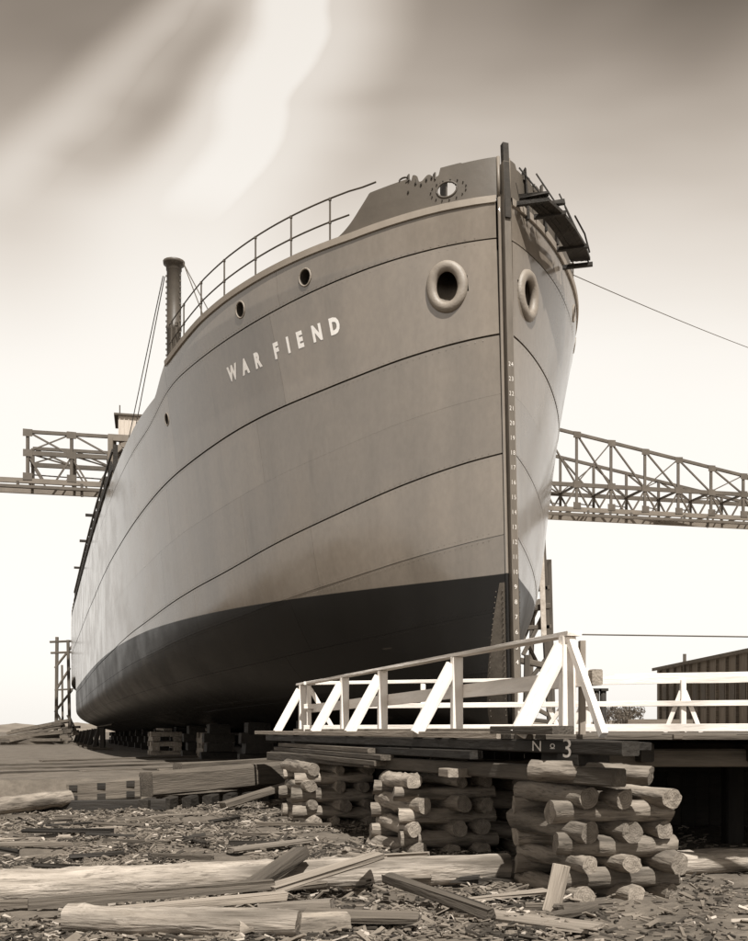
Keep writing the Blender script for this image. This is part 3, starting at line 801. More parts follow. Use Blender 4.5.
# rounded portal frame of the trolley house
for n_ in (-.3, 3.5):
    mb = MB()
    mb.beam(cp(5.9, 16.9, n_), cp(5.9, 20.7, n_), .35, .4); mb.beam(cp(5.7, 20.75, n_), cp(14.5, 20.75, n_), .35, .45)
    mb.beam(cp(5.7, 16.75, n_), cp(14.5, 16.75, n_), .3, .3)
    pts = [(6.0, 19.0), (6.15, 19.7), (6.6, 20.2), (7.4, 20.5)]
    for a, b_ in zip(pts, pts[1:]): mb.beam(cp(a[0], a[1], n_), cp(b_[0], b_[1], n_), .3, .35)
    mb.build('portal_frame', M['crane_light'], cr)
mb = MB()
for z in (17.6, 19.3):
    mb.tube([cp(6.3, z, .6), cp(6.3, z, 2.5)], .75, 14)
mb.tube([cp(8.1, 18.4, .6), cp(8.1, 18.4, 2.5)], .95, 14)
mb.build('winch_drum', M['steel'], cr)
# cab
mb = MB(); mb.beam(cp(6.4, 21.7, 1.5), cp(11.2, 21.7, 1.5), 3.0, 1.5); cb = mb.build('cab', M['cab'], cr)
mb = MB(); mb.beam(cp(6.1, 22.52, 1.5), cp(11.5, 22.52, 1.5), 3.4, .14); mb.build('cab_roof', M['roof'], cb)
mb = MB()
for i in range(14): mb.beam(cp(6.5+i*.31, 21.1, -.03), cp(6.5+i*.31, 22.42, -.03), .05)
tag(mb.build('cab_batten', M['cab'], cb), kind='stuff')
mb = MB(); mb.beam(cp(6.5, 22.6, 0), cp(6.5, 23.2, 0), .07); mb.build('cab_staff', M['steel'], cb)
# support tower standing behind the hull
for u in (19.5, 27.5):
    for n_ in (-1.5, 4.7):
        mb = MB(); mb.beam(cp(u, TER-.2, n_), cp(u, 17.3, n_*.6), .5); mb.build('tower_leg', M['crane'], cr)
for z0 in range(-1, 16, 4):
    for n_ in (-1.2, 4.2):
        mb = MB(); mb.beam(cp(19.5, z0+.5, n_), cp(27.5, z0+4, n_), .2); mb.build('tower_brace', M['crane'], cr)
        mb = MB(); mb.beam(cp(19.5, z0+4, n_), cp(27.5, z0+4, n_), .2); mb.build('tower_brace', M['crane'], cr)

# ------------------------------------------------------------------ timber staging towers
def tower(name, label, base, posts, braces, mat='wood'):
    o = thing(name, base, label, 'scaffold'); lc_ = local(o)
    for a, b_, w_ in posts: beam_part(o, 'post', lc_(a), lc_(b_), w_, w_, mat)
    for a, b_, w_ in braces: beam_part(o, 'brace', lc_(a), lc_(b_), w_, w_*.6, mat)
    return o
D = 86
def q_(x, y, d=D): return px(x, y, d)
posts = [(q_(56, 750), q_(57, 637), .24), (q_(70, 749, 84), q_(68, 640, 84), .22), (q_(63, 749, 90), q_(62, 665, 90), .16)]
br = [(q_(50, 642), q_(74, 641), .28), (q_(51, 653), q_(74, 652), .28), (q_(55, 690), q_(73, 689), .22), (q_(55, 668), q_(73, 645), .25), (q_(55, 712), q_(72, 690), .25),
      (q_(56, 690), q_(70, 668), .25), (q_(56, 712), q_(72, 740), .25), (q_(58, 720), q_(50, 750), .3), (q_(68, 715), q_(84, 750), .35), (q_(66, 730), q_(44, 752), .3), (q_(55, 728), q_(80, 727), .35)]
tower('timber_scaffold', 'tall slender timber scaffold at the far left beside the ship', Vector((-26.6, 86, TER)), posts, br, 'wood')
posts = [(q_(553, 762, 31), q_(541, 532, 31), .22), (q_(553, 760, 32), q_(548, 560, 32), .2), (q_(525, 765, 29.5), q_(527, 655, 29.5), .16), (q_(528, 760, 33), q_(533, 600, 33), .15)]
br = [(q_(520, 591, 31), q_(549, 588, 31), .22), (q_(523, 610, 31), q_(550, 606, 31), .28), (q_(522, 628, 31), q_(551, 627, 31), .22), (q_(517, 660, 31), q_(552, 667, 31), .3),
      (q_(522, 690, 31), q_(549, 655, 31), .2), (q_(520, 700, 31), q_(548, 715, 31), .2), (q_(523, 655, 31), q_(546, 610, 31), .2), (q_(522, 640, 31), q_(540, 600, 32), .16),
      (q_(518, 735, 31), q_(549, 690, 31), .2), (q_(528, 645, 32), q_(551, 690, 32), .16), (q_(520, 680, 31), q_(552, 684, 31), .2), (q_(518, 718, 31), q_(552, 722, 31), .2)]
tw = tower('shoring_tower', 'braced timber shoring tower tapering up behind the stem, right of the ship', Vector((5.3, 31, TER)), posts, br, 'wood')
lc_ = local(tw); beam_part(tw, 'graduated_batten', lc_(q_(544, 640, 30.7)), lc_(q_(541, 545, 30.7)), .16, .05, 'scale', 'pale graduated batten')

# ------------------------------------------------------------------ the raised platform
plat = thing('timber_platform', (2.0, 10.3, -1.6), 'long low timber platform on log cribs with chalked No 3 on its side', 'platform')
pc = local(plat)
E0, E1 = Vector((-1.55, 21.5, 0)), Vector((1.99, 10.3, 0))          # line of the near fence
fd = (E1-E0).normalized(); fo = Vector((fd.y, -fd.x, 0))             # fo points outwards (left)
if fo.x > 0: fo = -fo
DK = -.045
def on(u, o=0, z=0):                                                # u metres along the fence from the near corner, o outwards
    p = E1-fd*u+fo*o; return Vector((p.x, p.y, z))
LEN = (E1-E0).length
def so_(u): return .25+(u+1.6)*(.66-.25)/(LEN+1.8)      # the side stringer runs slightly askew to the fence
# deck planks run across from the left edge
u = -.12; i = 0
while u < LEN+.9:
    wdt = .235
    a = on(u, so_(u)+.06+random.uniform(-.03, .04), DK-.025); ln = 12 if u > .3 else 12
    b_ = a-fo*ln
    # keep the planks behind the right-hand front edge
    k = (b_-a).normalized()
    t_max = 12.0
    b_ = a+k*t_max
    beam_part(plat, 'deck_plank', pc(a), pc(b_), wdt-.012, .05, 'wood')
    u += wdt; i += 1
# front wedge towards the right, planks in the same direction but cut by the front edge (y = 10.2)
u = -.12-.235
while u > -4:
    a0 = on(u, so_(u)+.04, DK-.025); k = -fo
    t0 = (10.25-a0.y)/k.y if a0.y < 10.25 else 0
    if t0 < 11.5: beam_part(plat, 'deck_plank', pc(a0+k*t0), pc(a0+k*12), .223, .05, 'wood')
    u -= .235
# pale edge board under the plank ends on the left
beam_part(plat, 'edge_board', pc(on(LEN+1.0, so_(LEN+1)+.13, DK-.012)), pc(on(.7, so_(.7)+.13, DK-.012)), .05, .075, 'wood_pale', 'pale edge board along the plank ends')
beam_part(plat, 'stringer', pc(on(LEN+.2, so_(LEN+.2), -.162)), pc(on(-1.6, .25, -.162)), .18, .128, 'wood_dark', 'dark side stringer with chalked number')
beam_part(plat, 'stringer', pc(on(LEN*.45, .50, -.30)), pc(on(1.2, .50, -.28)), .16, .10, 'wood_dark')
for k, (o_, z, ln0, ln1) in enumerate(((.60, -.30, 10.9, 4.7), (.63, -.385, 11.2, 4.0), (.66, -.47, 11.4, 4.2))):
    beam_part(plat, 'side_plank', pc(on(ln0, o_, z)), pc(on(ln1, o_, z)), .2, .075, 'wood')
beam_part(plat, 'lower_stringer', pc(on(11.2, .80, -.535)), pc(on(-1.40, .25, -.425)), .16, .165, 'wood')
beam_part(plat, 'packing_block', pc(on(-.55, .0, -.27)), pc(on(.15, .05, -.27)), .35, .14, 'wood_dark')
for xx, ll in ((1.55, .5), (4.6, .6), (8.2, .6)):
    beam_part(plat, 'packing_block', pc(on(xx, .55, -.50)), pc(on(xx+.3, .55, -.50)), .3, .1, 'wood_pale')
# front beam running off to the right
beam_part(plat, 'front_beam', pc((2.36, 10.85, -.30)), pc((12, 10.95, -.30)), .25, .19, 'wood')
beam_part(plat, 'front_edge_board', pc((2.2, 10.20, -.075)), pc((12, 10.20, -.075)), .05, .05, 'wood')
for i in range(9):
    x = 2.9+i*1.2
    beam_part(plat, 'joist', pc((x, 10.6, -.24)), pc((x-1.2, 17.0, -.24)), .15, .2, 'wood_dark')
for x, y in ((5.2, 14.5), (9.2, 12.5), (3.4, 15.5), (5.9, 14.5), (8.4, 14.5), (1.5, 16), (-.2, 19.5)):
    beam_part(plat, 'support_post', pc((x, y, -1.7)), pc((x, y, -.34)), .26, .26, 'wood_dark')
# chalk lettering on the stringer
SA, SB = on(LEN+.2, so_(LEN+.2), 0), on(-1.6, .25, 0); sdir = (SB-SA).normalized(); sout = Vector((sdir.y, -sdir.x, 0)); sout = sout if sout.x < 0 else -sout
def chalk(ch, dist, z, size, wd, proud=.0):          # dist: metres back from the free end of the number stringer
    vs, fs = glyph(ch, size, .0, wd)
    p0 = SB-sdir*dist+sout*(.094+proud)
    mb = MB(); mb.add([pc(p0+sdir*x+Vector((0, 0, y+z))) for x, y in vs], fs); mb.build('chalk_mark', M['chalk'], plat)
chalk('N', 1.52, -.213, .15, 1.9); chalk('o', 1.20, -.178, .10, 2.0); chalk('_', 1.20, -.170, .12, 1.5)
p = SB-sdir*.92
beam_part(plat, 'number_block', pc(p+sdir*-.19+Vector((0, 0, -.282))), pc(p+sdir*.19+Vector((0, 0, -.282))), .182, .11, 'wood_dark')
chalk('3', .92, -.262, .26, 1.6)
beam_part(plat, 'curb_plank', pc(on(.45, .55, .0)), pc(on(-.75, .45, .0)), .24, .08, 'wood')
beam_part(plat, 'nailing_strip', pc(on(.1, .0, -.12)), pc(on(-1.2, -.1, -.15)), .25, .07, 'wood_dark')

# added dark plank wall that keeps the shaded space below the platform black
bk = thing('added_shade_wall', (3, 17, -1.6), 'added dark plank wall standing in for the deep shade below the platform', 'shade backing')
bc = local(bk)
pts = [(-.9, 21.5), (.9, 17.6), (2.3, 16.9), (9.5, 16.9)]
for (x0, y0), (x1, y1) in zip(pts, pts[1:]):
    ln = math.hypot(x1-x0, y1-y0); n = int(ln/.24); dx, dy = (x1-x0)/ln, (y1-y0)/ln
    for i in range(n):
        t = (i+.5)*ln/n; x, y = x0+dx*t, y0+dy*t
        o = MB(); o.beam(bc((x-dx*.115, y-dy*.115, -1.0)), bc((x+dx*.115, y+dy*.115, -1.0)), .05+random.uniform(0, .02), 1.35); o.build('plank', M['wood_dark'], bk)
beam_part(bk, 'shade_wall_wale', bc((2.3, 16.8, -.6)), bc((9.5, 16.8, -.6)), .1, .2, 'wood_dark')

# near fence (white), posts with raking struts outside
def fence(name, label, base): return thing(name, base, label, 'railing', 'white timber railings of the platform')
nf = fence('white_railing', 'near white timber railing with slanted struts, running away from corner post', (1.99, 10.3, DK)); fc = local(nf)
fpos = [0, 3.0, 6.15, 8.4, 11.7]
for k, u in enumerate(fpos):
    h = .955
    beam_part(nf, 'post', fc(on(u, 0, DK+.0)), fc(on(u, 0, h)), .155 if k == 0 else .145, .11, 'white', up=tuple(fd), jit=.004)
    beam_part(nf, 'strut', fc(on(u, .56, DK+.0)), fc(on(u+.0, .055, h-.10)), .17, .06, 'white', up=tuple(fd), jit=.004)
beam_part(nf, 'top_rail', fc(on(12.05, -.02, .985)), fc(on(-.12, -.02, .985)), .17, .045, 'white', jit=.005)
beam_part(nf, 'middle_rail', fc(on(11.95, -.075-.02, .45)), fc(on(-.25, -.095, .53)), .05, .17, 'white', jit=.006)
beam_part(nf, 'rail_end_block', fc(on(-.15, -.16, .53)), fc(on(-.33, -.16, .53)), .12, .16, 'wood_pale')
beam_part(nf, 'strut', fc(on(-.08, 0, .90)), fc(on(-.72, .0, -.05)), .09, .07, 'white', up=tuple(fo))
beam_part(nf, 'back_post', fc(on(-.02, -.16, DK)), fc(on(-.02, -.16, .92)), .06, .1, 'wood_pale')
beam_part(nf, 'toe_board', fc(on(LEN+.3, .10, DK+.03)), fc(on(.2, .10, DK+.03)), .04, .07, 'wood_pale')

# far fence, closing the far side
ff = fence('white_railing', 'far white timber railing crossing behind with A-shaped braces', (3, 19.5, DK)); fc = local(ff)
def fp(x, z): return Vector((x, 20.9-(x+1.35)*.34, z))
def fp_at(pxx):                                              # point of the far fence seen at this photo x
    r = (pxx-374)/F; y = (20.9-.34*1.35)/(1+.34*r); return r*y
for xx in (309, 423, 520, 588, 683, 775):
    x = fp_at(xx); beam_part(ff, 'post', fc(fp(x, DK)), fc(fp(x, .93)), .10, .1, 'white')
    sp = .30
    for sgn in ((1,) if xx in (309,) else (-1, 1)):
        if xx in (423, 520): continue
        beam_part(ff, 'brace', fc(fp(x+sgn*(.55 if xx == 309 else sp), DK)), fc(fp(x+sgn*.03, .86 if xx == 309 else .72)), .07, .08, 'white')
beam_part(ff, 'top_rail', fc(fp(-1.45, .975)), fc(fp(fp_at(576), .975)), .1, .07, 'white')
beam_part(ff, 'top_rail', fc(fp(fp_at(577), .955)), fc(fp(9, .965)), .06, .19, 'white', 'broad board rail', jit=.008)
beam_part(ff, 'middle_rail', fc(fp(-1.45, .49)+Vector((0, -.08, 0))), fc(fp(9, .49)+Vector((0, -.08, 0))), .05, .10, 'white')
beam_part(ff, 'toe_board', fc(fp(-1.45, .03)+Vector((0, -.16, 0))), fc(fp(9, .05)+Vector((0, -.16, 0))), .05, .14, 'white')
# small extra timbers by the corner seen between the rails
beam_part(ff, 'brace', fc(fp(fp_at(545), DK)), fc(fp(fp_at(563), .48)), .1, .08, 'white')
beam_part(ff, 'brace', fc(fp(fp_at(560), DK)), fc(fp(fp_at(548), .48)), .07, .08, 'white')
# wire from the corner post off to the right, ending on a post outside the view
wr = thing('guard_wire', (2, 10.3, .97), 'thin wire stretched right from the top of the white corner post', 'wire'); c_ = local(wr)
mb = MB(); mb.tube([c_((1.99, 10.3, .985)), c_((4.2, 10.3, .955)), c_((6.2, 10.3, .97))], .008, 5); mb.build('wire', M['rail'], wr)
mb = MB(); mb.beam(c_((6.2, 10.3, DK)), c_((6.2, 10.3, 1.0)), .12); mb.build('anchor_post', M['white'], wr)
# steel cable from the bow off to the right
cb_ = thing('mooring_cable', (0, 0, 0), 'long thin steel cable running from ship bow down to the right', 'cable')
cb_.location = (4.6, 24, 10.8)
c_ = local(cb_); a = px(571, 274, 25.0); b_ = px(724, 336, 36); e = px(800, 366, 42)
pts = [a+(e-a)*t-Vector((0, 0, 1.6*t*(1-t)*.25)) for t in [i/12 for i in range(13)]]
mb = MB(); mb.tube([c_(p) for p in pts], .013, 4); mb.build('cable', M['rail'], cb_)
mb = MB(); mb.beam(c_((e.x, e.y, TER-.2)), c_((e.x, e.y, e.z+.6)), .35); mb.build('cable_post', M['wood'], cb_)

# ------------------------------------------------------------------ logs
def log_mesh(ln, r, seed, taper=.06, n=16, bend=.02, flat=0):
    mb = MB(); k = min(60, max(6, int(ln/.085)))
    el = 1+.10*math.sin(seed*5)                     # slightly oval
    tilt = [math.tan(R(random.uniform(-9, 9))) for _ in range(4)]
    for i in range(k+1):
        t = i/k; x = -ln/2+ln*t; rr0 = r*(1-taper*(t-.5)*2)
        cy = bend*math.sin(t*3.1+seed); cz = bend*.5*math.sin(t*4+seed*2)
        for j in range(n):
            a = 2*math.pi*j/n
            q = Vector((x*1.6+seed*3, math.cos(a)*1.6+seed*7, math.sin(a)*1.6))
            rr = rr0*(1+.13*noise.noise(q)+.07*noise.noise(q*3.1)+.035*noise.noise(Vector((x*9, a*4, seed))))
            kn = noise.noise(Vector((x*5+seed, math.cos(a)*2, math.sin(a)*2+9)))
            if kn > .40: rr *= 1+.7*(kn-.40)
            crack = noise.noise(Vector((x*.7, a*1.3, seed+40)))
            if abs(crack) < .035: rr *= .94
            ex = 0
            if i in (0, k):
                ti = tilt[:2] if i == 0 else tilt[2:]
                ex = (math.cos(a)*ti[0]+math.sin(a)*ti[1])*rr+random.uniform(-.006, .006)
            mb.v.append((x+ex, cy+math.cos(a)*rr*el, cz+math.sin(a)*rr/el))
    for i in range(k):
        for j in range(n): mb.f.append((i*n+j, i*n+(j+1) % n, (i+1)*n+(j+1) % n, (i+1)*n+j)); mb.m.append(0)
    for base, rev in ((0, 1), (k*n, 0)):
        c0 = len(mb.v); rim = mb.v[base:base+n]; cen = [sum(v[q] for v in rim)/n for q in range(3)]
        mb.v.append(tuple(cen))
        for v in rim: mb.v.append(v)
        for j in range(n):
            f = (c0+1+j, c0+1+(j+1) % n, c0); mb.f.append(f[::-1] if rev else f); mb.m.append(1)
    return mb
LOGS = {}
def place_log(name, a, b_, r, parent=None, mat='bark', end='log_end', seed=None, share=None, taper=.06):
    a = Vector(a); b_ = Vector(b_); ln = (b_-a).length
    seed = random.random()*10 if seed is None else seed
    mb = log_mesh(ln, r, seed, taper); o = mb.build(name, [M[mat], M[end]], parent)
    me = o.data
    for p in me.polygons: p.use_smooth = p.material_index == 0
    d = (b_-a).normalized(); q = Vector((1, 0, 0)).rotation_difference(d)
    o.rotation_mode = 'QUATERNION'; o.rotation_quaternion = q; o.location = (a+b_)/2
    # turn about its own axis for variety
    from mathutils import Quaternion
    o.rotation_quaternion = q @ Quaternion((1, 0, 0), random.uniform(0, 6.28))
    return o
def crib(label, corner, layers, r, ln_a, ln_b, ztop, start_b, seed, exact=None):
    """corner: middle of the crib's front on plan. Layers alternate: logs pointing out to the viewer / logs across."""
    zb = -1.66
    root = thing('log_crib', (corner[0], corner[1], -1.6), label, 'log crib', 'log cribs under the platform')
    lc2 = local(root); random.seed(seed)
    outd = Vector((.32, -.947, 0)).normalized(); ac = Vector((.99, .10, 0)).normalized()
    pitch = (ztop-zb-2*r)/(layers-1); cen = Vector((corner[0], corner[1], 0))-outd*ln_a/2
    for k in range(layers):
        z = zb+r+pitch*k
        if (k % 2 == 0) != start_b:
            offs = [-.40, .0+random.uniform(-.06, .06), .40]
            for q, o_ in enumerate(offs):
                sk = random.uniform(-.10, .10); ru = random.uniform(.82, 1.15)
                c = cen+ac*(o_*ln_b*.92+random.uniform(-.04, .04)); l2 = ln_a*random.uniform(.97, 1.06)
                dd = (outd+ac*sk).normalized(); push = outd*random.uniform(-.05, .12)
                place_log('log', lc2(c-dd*l2/2+push+Vector((0, 0, z))), lc2(c+dd*l2/2+push+Vector((0, 0, z))), r*ru, root)
        else:
            offs = [-.40, .40] if k % 4 else [-.4, 0, .4]
            for q, o_ in enumerate(offs):
                sk = random.uniform(-.06, .06); ru = random.uniform(.9, 1.08)
                c = cen-outd*(o_*ln_a*.92); l2 = ln_b*random.uniform(1.0, 1.08)
                dd = (ac+outd*sk).normalized(); sh = ac*random.uniform(-.06, .06)
                place_log('log', lc2(c-dd*l2/2+sh+Vector((0, 0, z))), lc2(c+dd*l2/2+sh+Vector((0, 0, z))), r*ru, root)
    return root
crib('nearest crib of rough crossed logs, below the chalked No 3', (2.36, 9.42), 7, .100, 1.25, 1.10, -.53, False, 11)
crib('middle crib of rough crossed logs, half in shade under platform', (1.0, 12.85), 7, .103, 1.4, 1.25, -.56, False, 23)
crib('farthest and smallest crib of crossed logs, at left end of platform', (-.60, 16.9), 7, .104, 1.4, 1.3, -.56, False, 5)
crib('dark crib of crossed logs in the shade behind the nearest crib', (1.9, 13.2), 6, .105, 1.4, 1.4, -.4, False, 51)
random.seed(77)
# cap log resting on the nearest crib, its end sticking out
cap = thing('cap_log', (2.1, 9.4, -.45), 'short cap log wedged on top of nearest crib under the number beam', 'log'); c_ = local(cap)
place_log('trunk', c_((1.55, 9.75, -.40)), c_(Vector((2.52, 9.12, -.40))), .10, cap)
stake = thing('leaning_stake', (1.65, 8.6, -1.6), 'short squared stake leaning against the foot of the nearest crib', 'stake'); c_ = local(stake)
beam_part(stake, 'stick', c_(px(551, 912, 8.75)), c_(px(562, 866, 8.85)), .13, .09, 'wood_pale', jit=.01)

def lone_log(label, a, b_, r, mat='log_fore', taper=.06, seed=None):
    a = Vector(a); b_ = Vector(b_)
    o = place_log('log', a, b_, r, None, mat, 'log_end', seed, taper=taper); tag(o, label, 'log'); return o
lone_log('long pale bare log lying across the foreground, ends at the nearest crib', (-4.3, 9.0, -1.47), (1.42, 10.65, -1.46), .15, seed=3.3)
lone_log('pale bark-stripped log at the bottom edge, front left', (-2.45, 7.95, -1.50), (-.58, 7.75, -1.52), .125, seed=1.7)
lone_log('grey log end at the bottom edge, right of the pale stripped one', (-1.05, 7.72, -1.56), (-.2, 8.0, -1.56), .11, mat='bark', seed=6.1)
lone_log('short thick pale log lying right of the nearest crib', (2.62, 10.9, -1.46), (4.9, 11.6, -1.48), .14, seed=4.4)
lone_log('dark half buried log at the far left behind the chips', (-8.6, 16.2, -1.55), (-6.1, 19.95, -1.34), .17, mat='bark', seed=8)

# ------------------------------------------------------------------ edge timbers of the slipway terrace
def timber(label, a, b_, w_, h, mat='wood', jit=.012, name='squared_timber'):
    a = Vector(a); b_ = Vector(b_); o = beam_part(None, name, a, b_, w_, h, mat, label, jit=jit); o['category'] = 'timber'; return o
bt = thing('bolted_timber', (-5.4, 20.3, -1.4), 'squared timber with three pairs of dark bolt plates, middle left', 'timber'); c_ = local(bt)
A_, B_ = Vector((-6.15, 20.1, -1.27)), Vector((-4.75, 20.35, -1.17))
beam_part(bt, 'baulk', c_(A_), c_(B_), .4, .42, 'wood', jit=.01)
for t in (.10, .48, .88):
    for z in (-.11, .10):
        p = A_+(B_-A_)*t+Vector((.02, -.21, z)); beam_part(bt, 'bolt_plate', c_(p-Vector((.08, 0, 0))), c_(p+Vector((.08, .015, 0))), .04, .12, 'wood_dark')
timber('long thick squared edge timber rising to the platform from the bolted one', (-4.7, 20.6, -1.12), (-1.7, 23.9, -.98), .5, .5)
timber('flat baulk on top of the edge timber near the farthest crib', (-4.3, 21.9, -.80), (-1.4, 24.6, -.72), .4, .16)
timber('slanting plank below the edge timber left of the farthest crib', (-3.0, 19.8, -1.5), (-1.45, 20.8, -1.05), .3, .12)
timber('heavy sleeper low under the bolted timber', (-7.4, 19.7, -1.52), (-4.2, 20.2, -1.50), .3, .22, 'wood_dark')
for i in range(9):
    x = -4.6+i*.36; y = 20.45+i*.4
    timber('short dark bearer block under the long edge timber', (x, y-.55, -1.50), (x+.08, y-.1, -1.48), .2, .22, 'wood_dark', name='bearer_block').update_tag()
    bpy.data.objects[-1]['group'] = 'x' if False else 'bearer blocks under the edge timber'
for o in [o for o in bpy.data.objects if o.name.startswith('bearer_block')]: o['group'] = 'bearer blocks under the edge timber'
for o in bpy.data.objects:
    if o.get('group') == 'bearer blocks under the edge timber' and not o.name.startswith('bearer_block'): del o['group']
LP = [((-9.5, 23.2), (-4.5, 27.5)), ((-10.5, 25.6), (-3.8, 33)), ((-12, 28.5), (-2.8, 36)), ((-7.2, 24.6), (-2.2, 31.5)), ((-11, 33), (-5, 41)), ((-5.5, 25.5), (-1.5, 27.5))]
for i, (a, b_) in enumerate(LP):
    o = timber('long thin plank lying flat on the slipway ground', (a[0], a[1], TER+.03), (b_[0], b_[1], TER+.03), .22, .06, 'wood', name='ground_plank'); o['group'] = 'planks lying on the slipway'

# ------------------------------------------------------------------ foreground boards and sticks
random.seed(31)
named = [
    ('pale split slab lying slanted on the long log', (-.92, 8.9, -1.42), (.05, 9.9, -1.24), .16, .06, 'wood_pale'),
    ('stubby dark box section plank leaning by the split slab', (-1.15, 9.0, -1.45), (-.72, 9.9, -1.2), .16, .10, 'wood'),
    ('long dark slat lying below the long log, left', (-2.9, 8.4, -1.46), (-.9, 8.95, -1.38), .12, .07, 'wood'),
    ('second long slat beside the dark one, lower left', (-2.2, 8.15, -1.48), (-.75, 8.5, -1.40), .16, .05, 'wood_pale'),
    ('round-ended grey pole slanting down to the right', (.12, 9.35, -1.38), (.95, 8.15, -1.50), .09, .09, 'wood'),
    ('thin dark slat beside the slanting pole', (.28, 9.5, -1.42), (.9, 8.55, -1.50), .07, .04, 'wood_dark'),
    ('flat pale board at the bottom edge near the stake', (.75, 8.55, -1.56), (1.75, 7.9, -1.56), .34, .04, 'wood_pale'),
    ('broad grey board at the bottom edge, centre', (-.55, 8.1, -1.50), (.35, 8.0, -1.50), .26, .06, 'wood'),
    ('short block end sticking up at bottom centre left', (-.95, 8.35, -1.5), (-.35, 8.3, -1.46), .2, .10, 'wood_pale'),
    ('plank across the chips left of the middle crib', (-1.85, 12.9, -1.56), (-.9, 13.6, -1.50), .2, .05, 'wood_pale'),
    ('dark stick across the chips at far left', (-5.4, 15.4, -1.55), (-3.9, 14.9, -1.5), .10, .05, 'wood_dark'),
]
for lab, a, b_, w_, h, mt in named:
    o = timber(lab, a, b_, w_, h, mt, jit=.015, name='scrap_board'); o['category'] = 'board'
def sloped_board(i):
    for _ in range(50):
        x = random.uniform(-7.5, 2.2); y = random.uniform(8.4, 19)
        if abs(x/y) > .42: continue
        if x > -1.2-(y-17)*.35 and y > 10.8: continue
        break
    a = random.gauss(.25, .5); ln = random.uniform(.35, 1.3); w_ = random.uniform(.04, .13)
    dx, dy = math.cos(a)*ln/2, math.sin(a)*ln/2; tl = random.uniform(-.04, .05)
    z = gz(x, y)+.06; mt_ = random.choice(['wood', 'wood_pale', 'wood', 'wood_dark'])
    o = timber(None,  (x-dx, y-dy, z-tl), (x+dx, y+dy, z+tl), w_, random.uniform(.025, .06), mt_, jit=.012, name='scrap_board')
    tone = {'wood': 'grey', 'wood_pale': 'pale', 'wood_dark': 'blackened'}[mt_]
    zone = 'in front of the long foreground log' if y < 9.6 else ('just behind the long foreground log' if y < 12 else ('in the middle of the chip field' if y < 15.5 else 'near the edge timbers of the slipway'))
    o['label'] = '%s %s scrap board %s, %s' % (tone, 'long' if ln > .85 else 'short', zone, 'left side' if x/y < -.2 else ('centre left' if x/y < 0 else 'right of centre'))
    o['category'] = 'board'; o['group'] = 'scrap boards scattered over the ground'
for i in range(60): sloped_board(i)
# chips: nobody could count them
def chips(name, n, mats, smin, smax, seed):
    random.seed(seed); mb = MB()
    for _ in range(n):
        y = 7.4+(random.random()**1.1)*15.5; x = random.uniform(-.44, .42)*y
        if noise.noise(Vector((x*.8, y*.8, 21))) < random.uniform(-.35, .12): continue
        if y > edge_y(x)-.1: continue
        if x > 1.5 and random.random() < .85: continue
        ln = random.uniform(smin, smax)*(1 if random.random() < .85 else 2.0); w_ = ln*random.uniform(.12, .4); h = random.uniform(.006, .02)
        w_ = min(w_, .09)
        a = random.gauss(.15, .75); t = random.gauss(0, .22)
        d = Vector((math.cos(a)*math.cos(t), math.sin(a)*math.cos(t), math.sin(t)))*ln/2
        c = Vector((x, y, gz(x, y)+.008+abs(d.z)*.8+random.random()*.03))
        up = Vector((random.gauss(0, .3), random.gauss(0, .3), 1))
        mb.beam(c-d, c+d, w_, h, up, mi=(random.choice(mats) if random.random() < .5 else (2 if noise.noise(Vector((x*1.7, y*1.2, 50))) > .08 else 1)), w2=w_*random.uniform(.3, 1))
    o = mb.build(name, [M['chipA'], M['chipB'], M['chipC']]); return tag(o, 'wood chips and bark littering the foreground ground', 'wood chips', kind='stuff')
chips('wood_chips', 60000, [0, 1, 1, 1, 1, 2, 2], .02, .11, 5)
random.seed(9)

# ------------------------------------------------------------------ things at a distance
wh = thing('warehouse', (30.2, 90, TER), 'long dark boarded warehouse with pale battens behind the white railing, right', 'building'); c_ = local(wh)
zt = 6.4
a, b_ = Vector((30.0, 106, 0)), Vector((30.6, 70, 0)); wv = (b_-a).normalized(); wn = Vector((wv.y, -wv.x, 0)); wn = wn if wn.x > 0 else -wn
mb = MB()
cs = [a, b_, b_+wn*18, a+wn*18]
mb.add([c_((p.x, p.y, TER-.3)) for p in cs]+[c_((p.x, p.y, zt)) for p in cs], [(0, 1, 5, 4), (1, 2, 6, 5), (2, 3, 7, 6), (3, 0, 4, 7)]); mb.build('wall', M['shed'], wh)
mb = MB(); ms = [a+wn*9, b_+wn*9]
mb.add([c_((p.x, p.y, z)) for p, z in ((a-wn*.4-wv*.5, zt), (b_-wn*.4+wv*.5, zt), (ms[1]+wv*.5, zt+1.6), (ms[0]-wv*.5, zt+1.6), (b_+wn*18.4+wv*.5, zt), (a+wn*18.4-wv*.5, zt))], [(0, 1, 2, 3), (3, 2, 4, 5), (0, 3, 5), (1, 4, 2)])
mb.build('roof', M['roof'], wh)
mb = MB(); p0 = c_((a-wn*.45).to_tuple()[:2]+(zt,)); p1 = c_((b_-wn*.45).to_tuple()[:2]+(zt,)); mb.beam(p0, p1, .2, .3); mb.build('eave_board', M['roof'], wh)
for i in range(15):
    p = a+wv*(1.5+i*2.35)-wn*.1; mb = MB(); mb.beam(c_((p.x, p.y, TER)), c_((p.x, p.y, zt-.2)), .28, .18); mb.build('batten', M['wood'], wh)
for i in range(14):
    p = a+wv*(2.7+i*2.35)-wn*.06; mb = MB(); mb.beam(c_((p.x, p.y, 2.0)), c_((p.x, p.y, 4.4)), .1, 1.1, up=tuple(wv)); mb.build('window', M['hole'], wh)
p = a+wv*10-wn*.35; mb = MB(); mb.beam(c_((p.x, p.y, TER)), c_((p.x, p.y, zt+.9)), .25); mb.build('vent_pipe', M['roof'], wh)

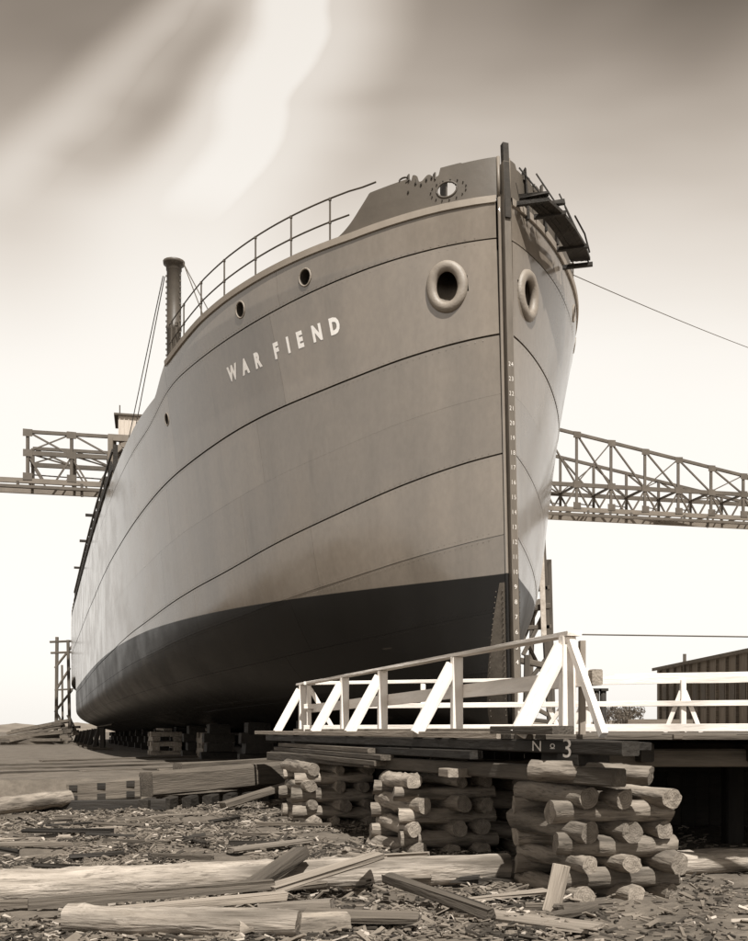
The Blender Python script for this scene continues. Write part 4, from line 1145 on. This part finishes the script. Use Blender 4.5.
def tree(label, base, h, cr_r, seed):
    random.seed(seed); o = thing('tree', base, label, 'tree'); mb = MB()
    mb.tube([(0, 0, -.2), (.1, 0, h*.3), (-.1, .1, h*.6), (0, 0, h*.85)], 1, 7, radii=[h*.035, h*.028, h*.018, h*.006])
    for i in range(6):
        a_ = i*1.05; z0 = h*(.35+.06*i); mb.tube([(0, 0, z0), (math.cos(a_)*cr_r*.6, math.sin(a_)*cr_r*.6, z0+h*.2)], .05, 5, radii=[h*.012, h*.004])
    mb.build('trunk', M['trunk'], o)
    mb = MB(); cl = []
    for i in range(26):
        v = Vector((random.gauss(0, 1), random.gauss(0, 1), random.gauss(0, 1))).normalized()*random.uniform(.4, 1)
        cl.append((Vector((v.x*cr_r, v.y*cr_r, h*.66+v.z*h*.32)), cr_r*random.uniform(.22, .4)))
    for c, r in cl:
        for _ in range(60):
            v = Vector((random.gauss(0, 1), random.gauss(0, 1), random.gauss(0, 1))).normalized()*r*random.uniform(.5, 1)
            q = c+v; s_ = r*.28; u_ = Vector((random.gauss(0, 1), random.gauss(0, 1), random.gauss(0, 1))).normalized(); w_ = u_.cross(v).normalized() if u_.cross(v).length > 0 else Vector((1, 0, 0))
            mb.add([q, q+u_*s_, q+u_*s_*.6+w_*s_], [(0, 1, 2)])
    mb.build('crown', M['leaf'], o); return o
tree('round leafy tree showing above the warehouse roof at right', (46, 135, TER), 10.8, 4.2, 3)
tree('small distant tree left of the warehouse', (34, 145, TER), 4.6, 2.4, 8)
tree('low bushy tree in the distance, left of the two others', (42, 165, TER), 5.2, 3.2, 12)
for xx, lab in ((596, 'left one of two dark upright posts behind the corner of the railing'), (603, 'right one of two dark upright posts behind the corner of the railing')):
    p = px(xx, 730, 27); o = thing('mooring_post', (p.x, p.y, TER), lab, 'post'); mb = MB(); mb.tube([(0, 0, -.1), (0, 0, 2.1)], .09, 8); mb.build('shaft', M['wood_dark'], o, smooth=True)
    mb = MB(); mb.beam((0, 0, 2.1), (0, 0, 2.17), .24); mb.build('cap', M['wood_dark'], o)
random.seed(12)
for i, (x, d, n, lab) in enumerate(((625, 40, 5, 'grey stack of sawn lumber seen between the rails, left one'), (657, 46, 6, 'grey stack of sawn lumber seen between the rails, right one'), (484, 26, 3, 'low pile of planks behind the near railing, in front of the ship bow'))):
    p = px(x, 730, d); o = thing('lumber_stack', (p.x, p.y, TER), lab, 'lumber')
    for k in range(n):
        for j in range(3):
            mb = MB(); mb.beam((-1.4+random.uniform(-.1, .1), (j-1)*.42, .12+k*.26), (1.4+random.uniform(-.1, .1), (j-1)*.42, .12+k*.26), .38, .24); mb.build('baulk', M['wood'], o)
# clutter at the far left below the scaffold
for i, (x, d, hgt) in enumerate(((30, 70, 1.5), (41, 75, 1.9), (52, 80, 1.3))):
    p = px(x, 730, d); o = thing('timber_heap', (p.x, p.y, TER), 'heap of dark timbers on the ground at far left, %s' % ('nearest the picture edge', 'middle of three', 'closest to the scaffold')[i], 'timber heap')
    for k in range(11):
        a_ = random.uniform(-.6, .6); l_ = random.uniform(1.2, 2.6); z = random.uniform(.1, hgt*.55)
        mb = MB(); mb.beam((-l_*math.cos(a_), -math.sin(a_), z), (l_*math.cos(a_), math.sin(a_), z+random.uniform(-.2, .9)*hgt*.5), .26, .2); mb.build('baulk', M['wood'], o)

sc.render.engine = 'CYCLES'
print('objects', len(bpy.data.objects), 'tris', sum(len(m.polygons) for m in bpy.data.meshes))
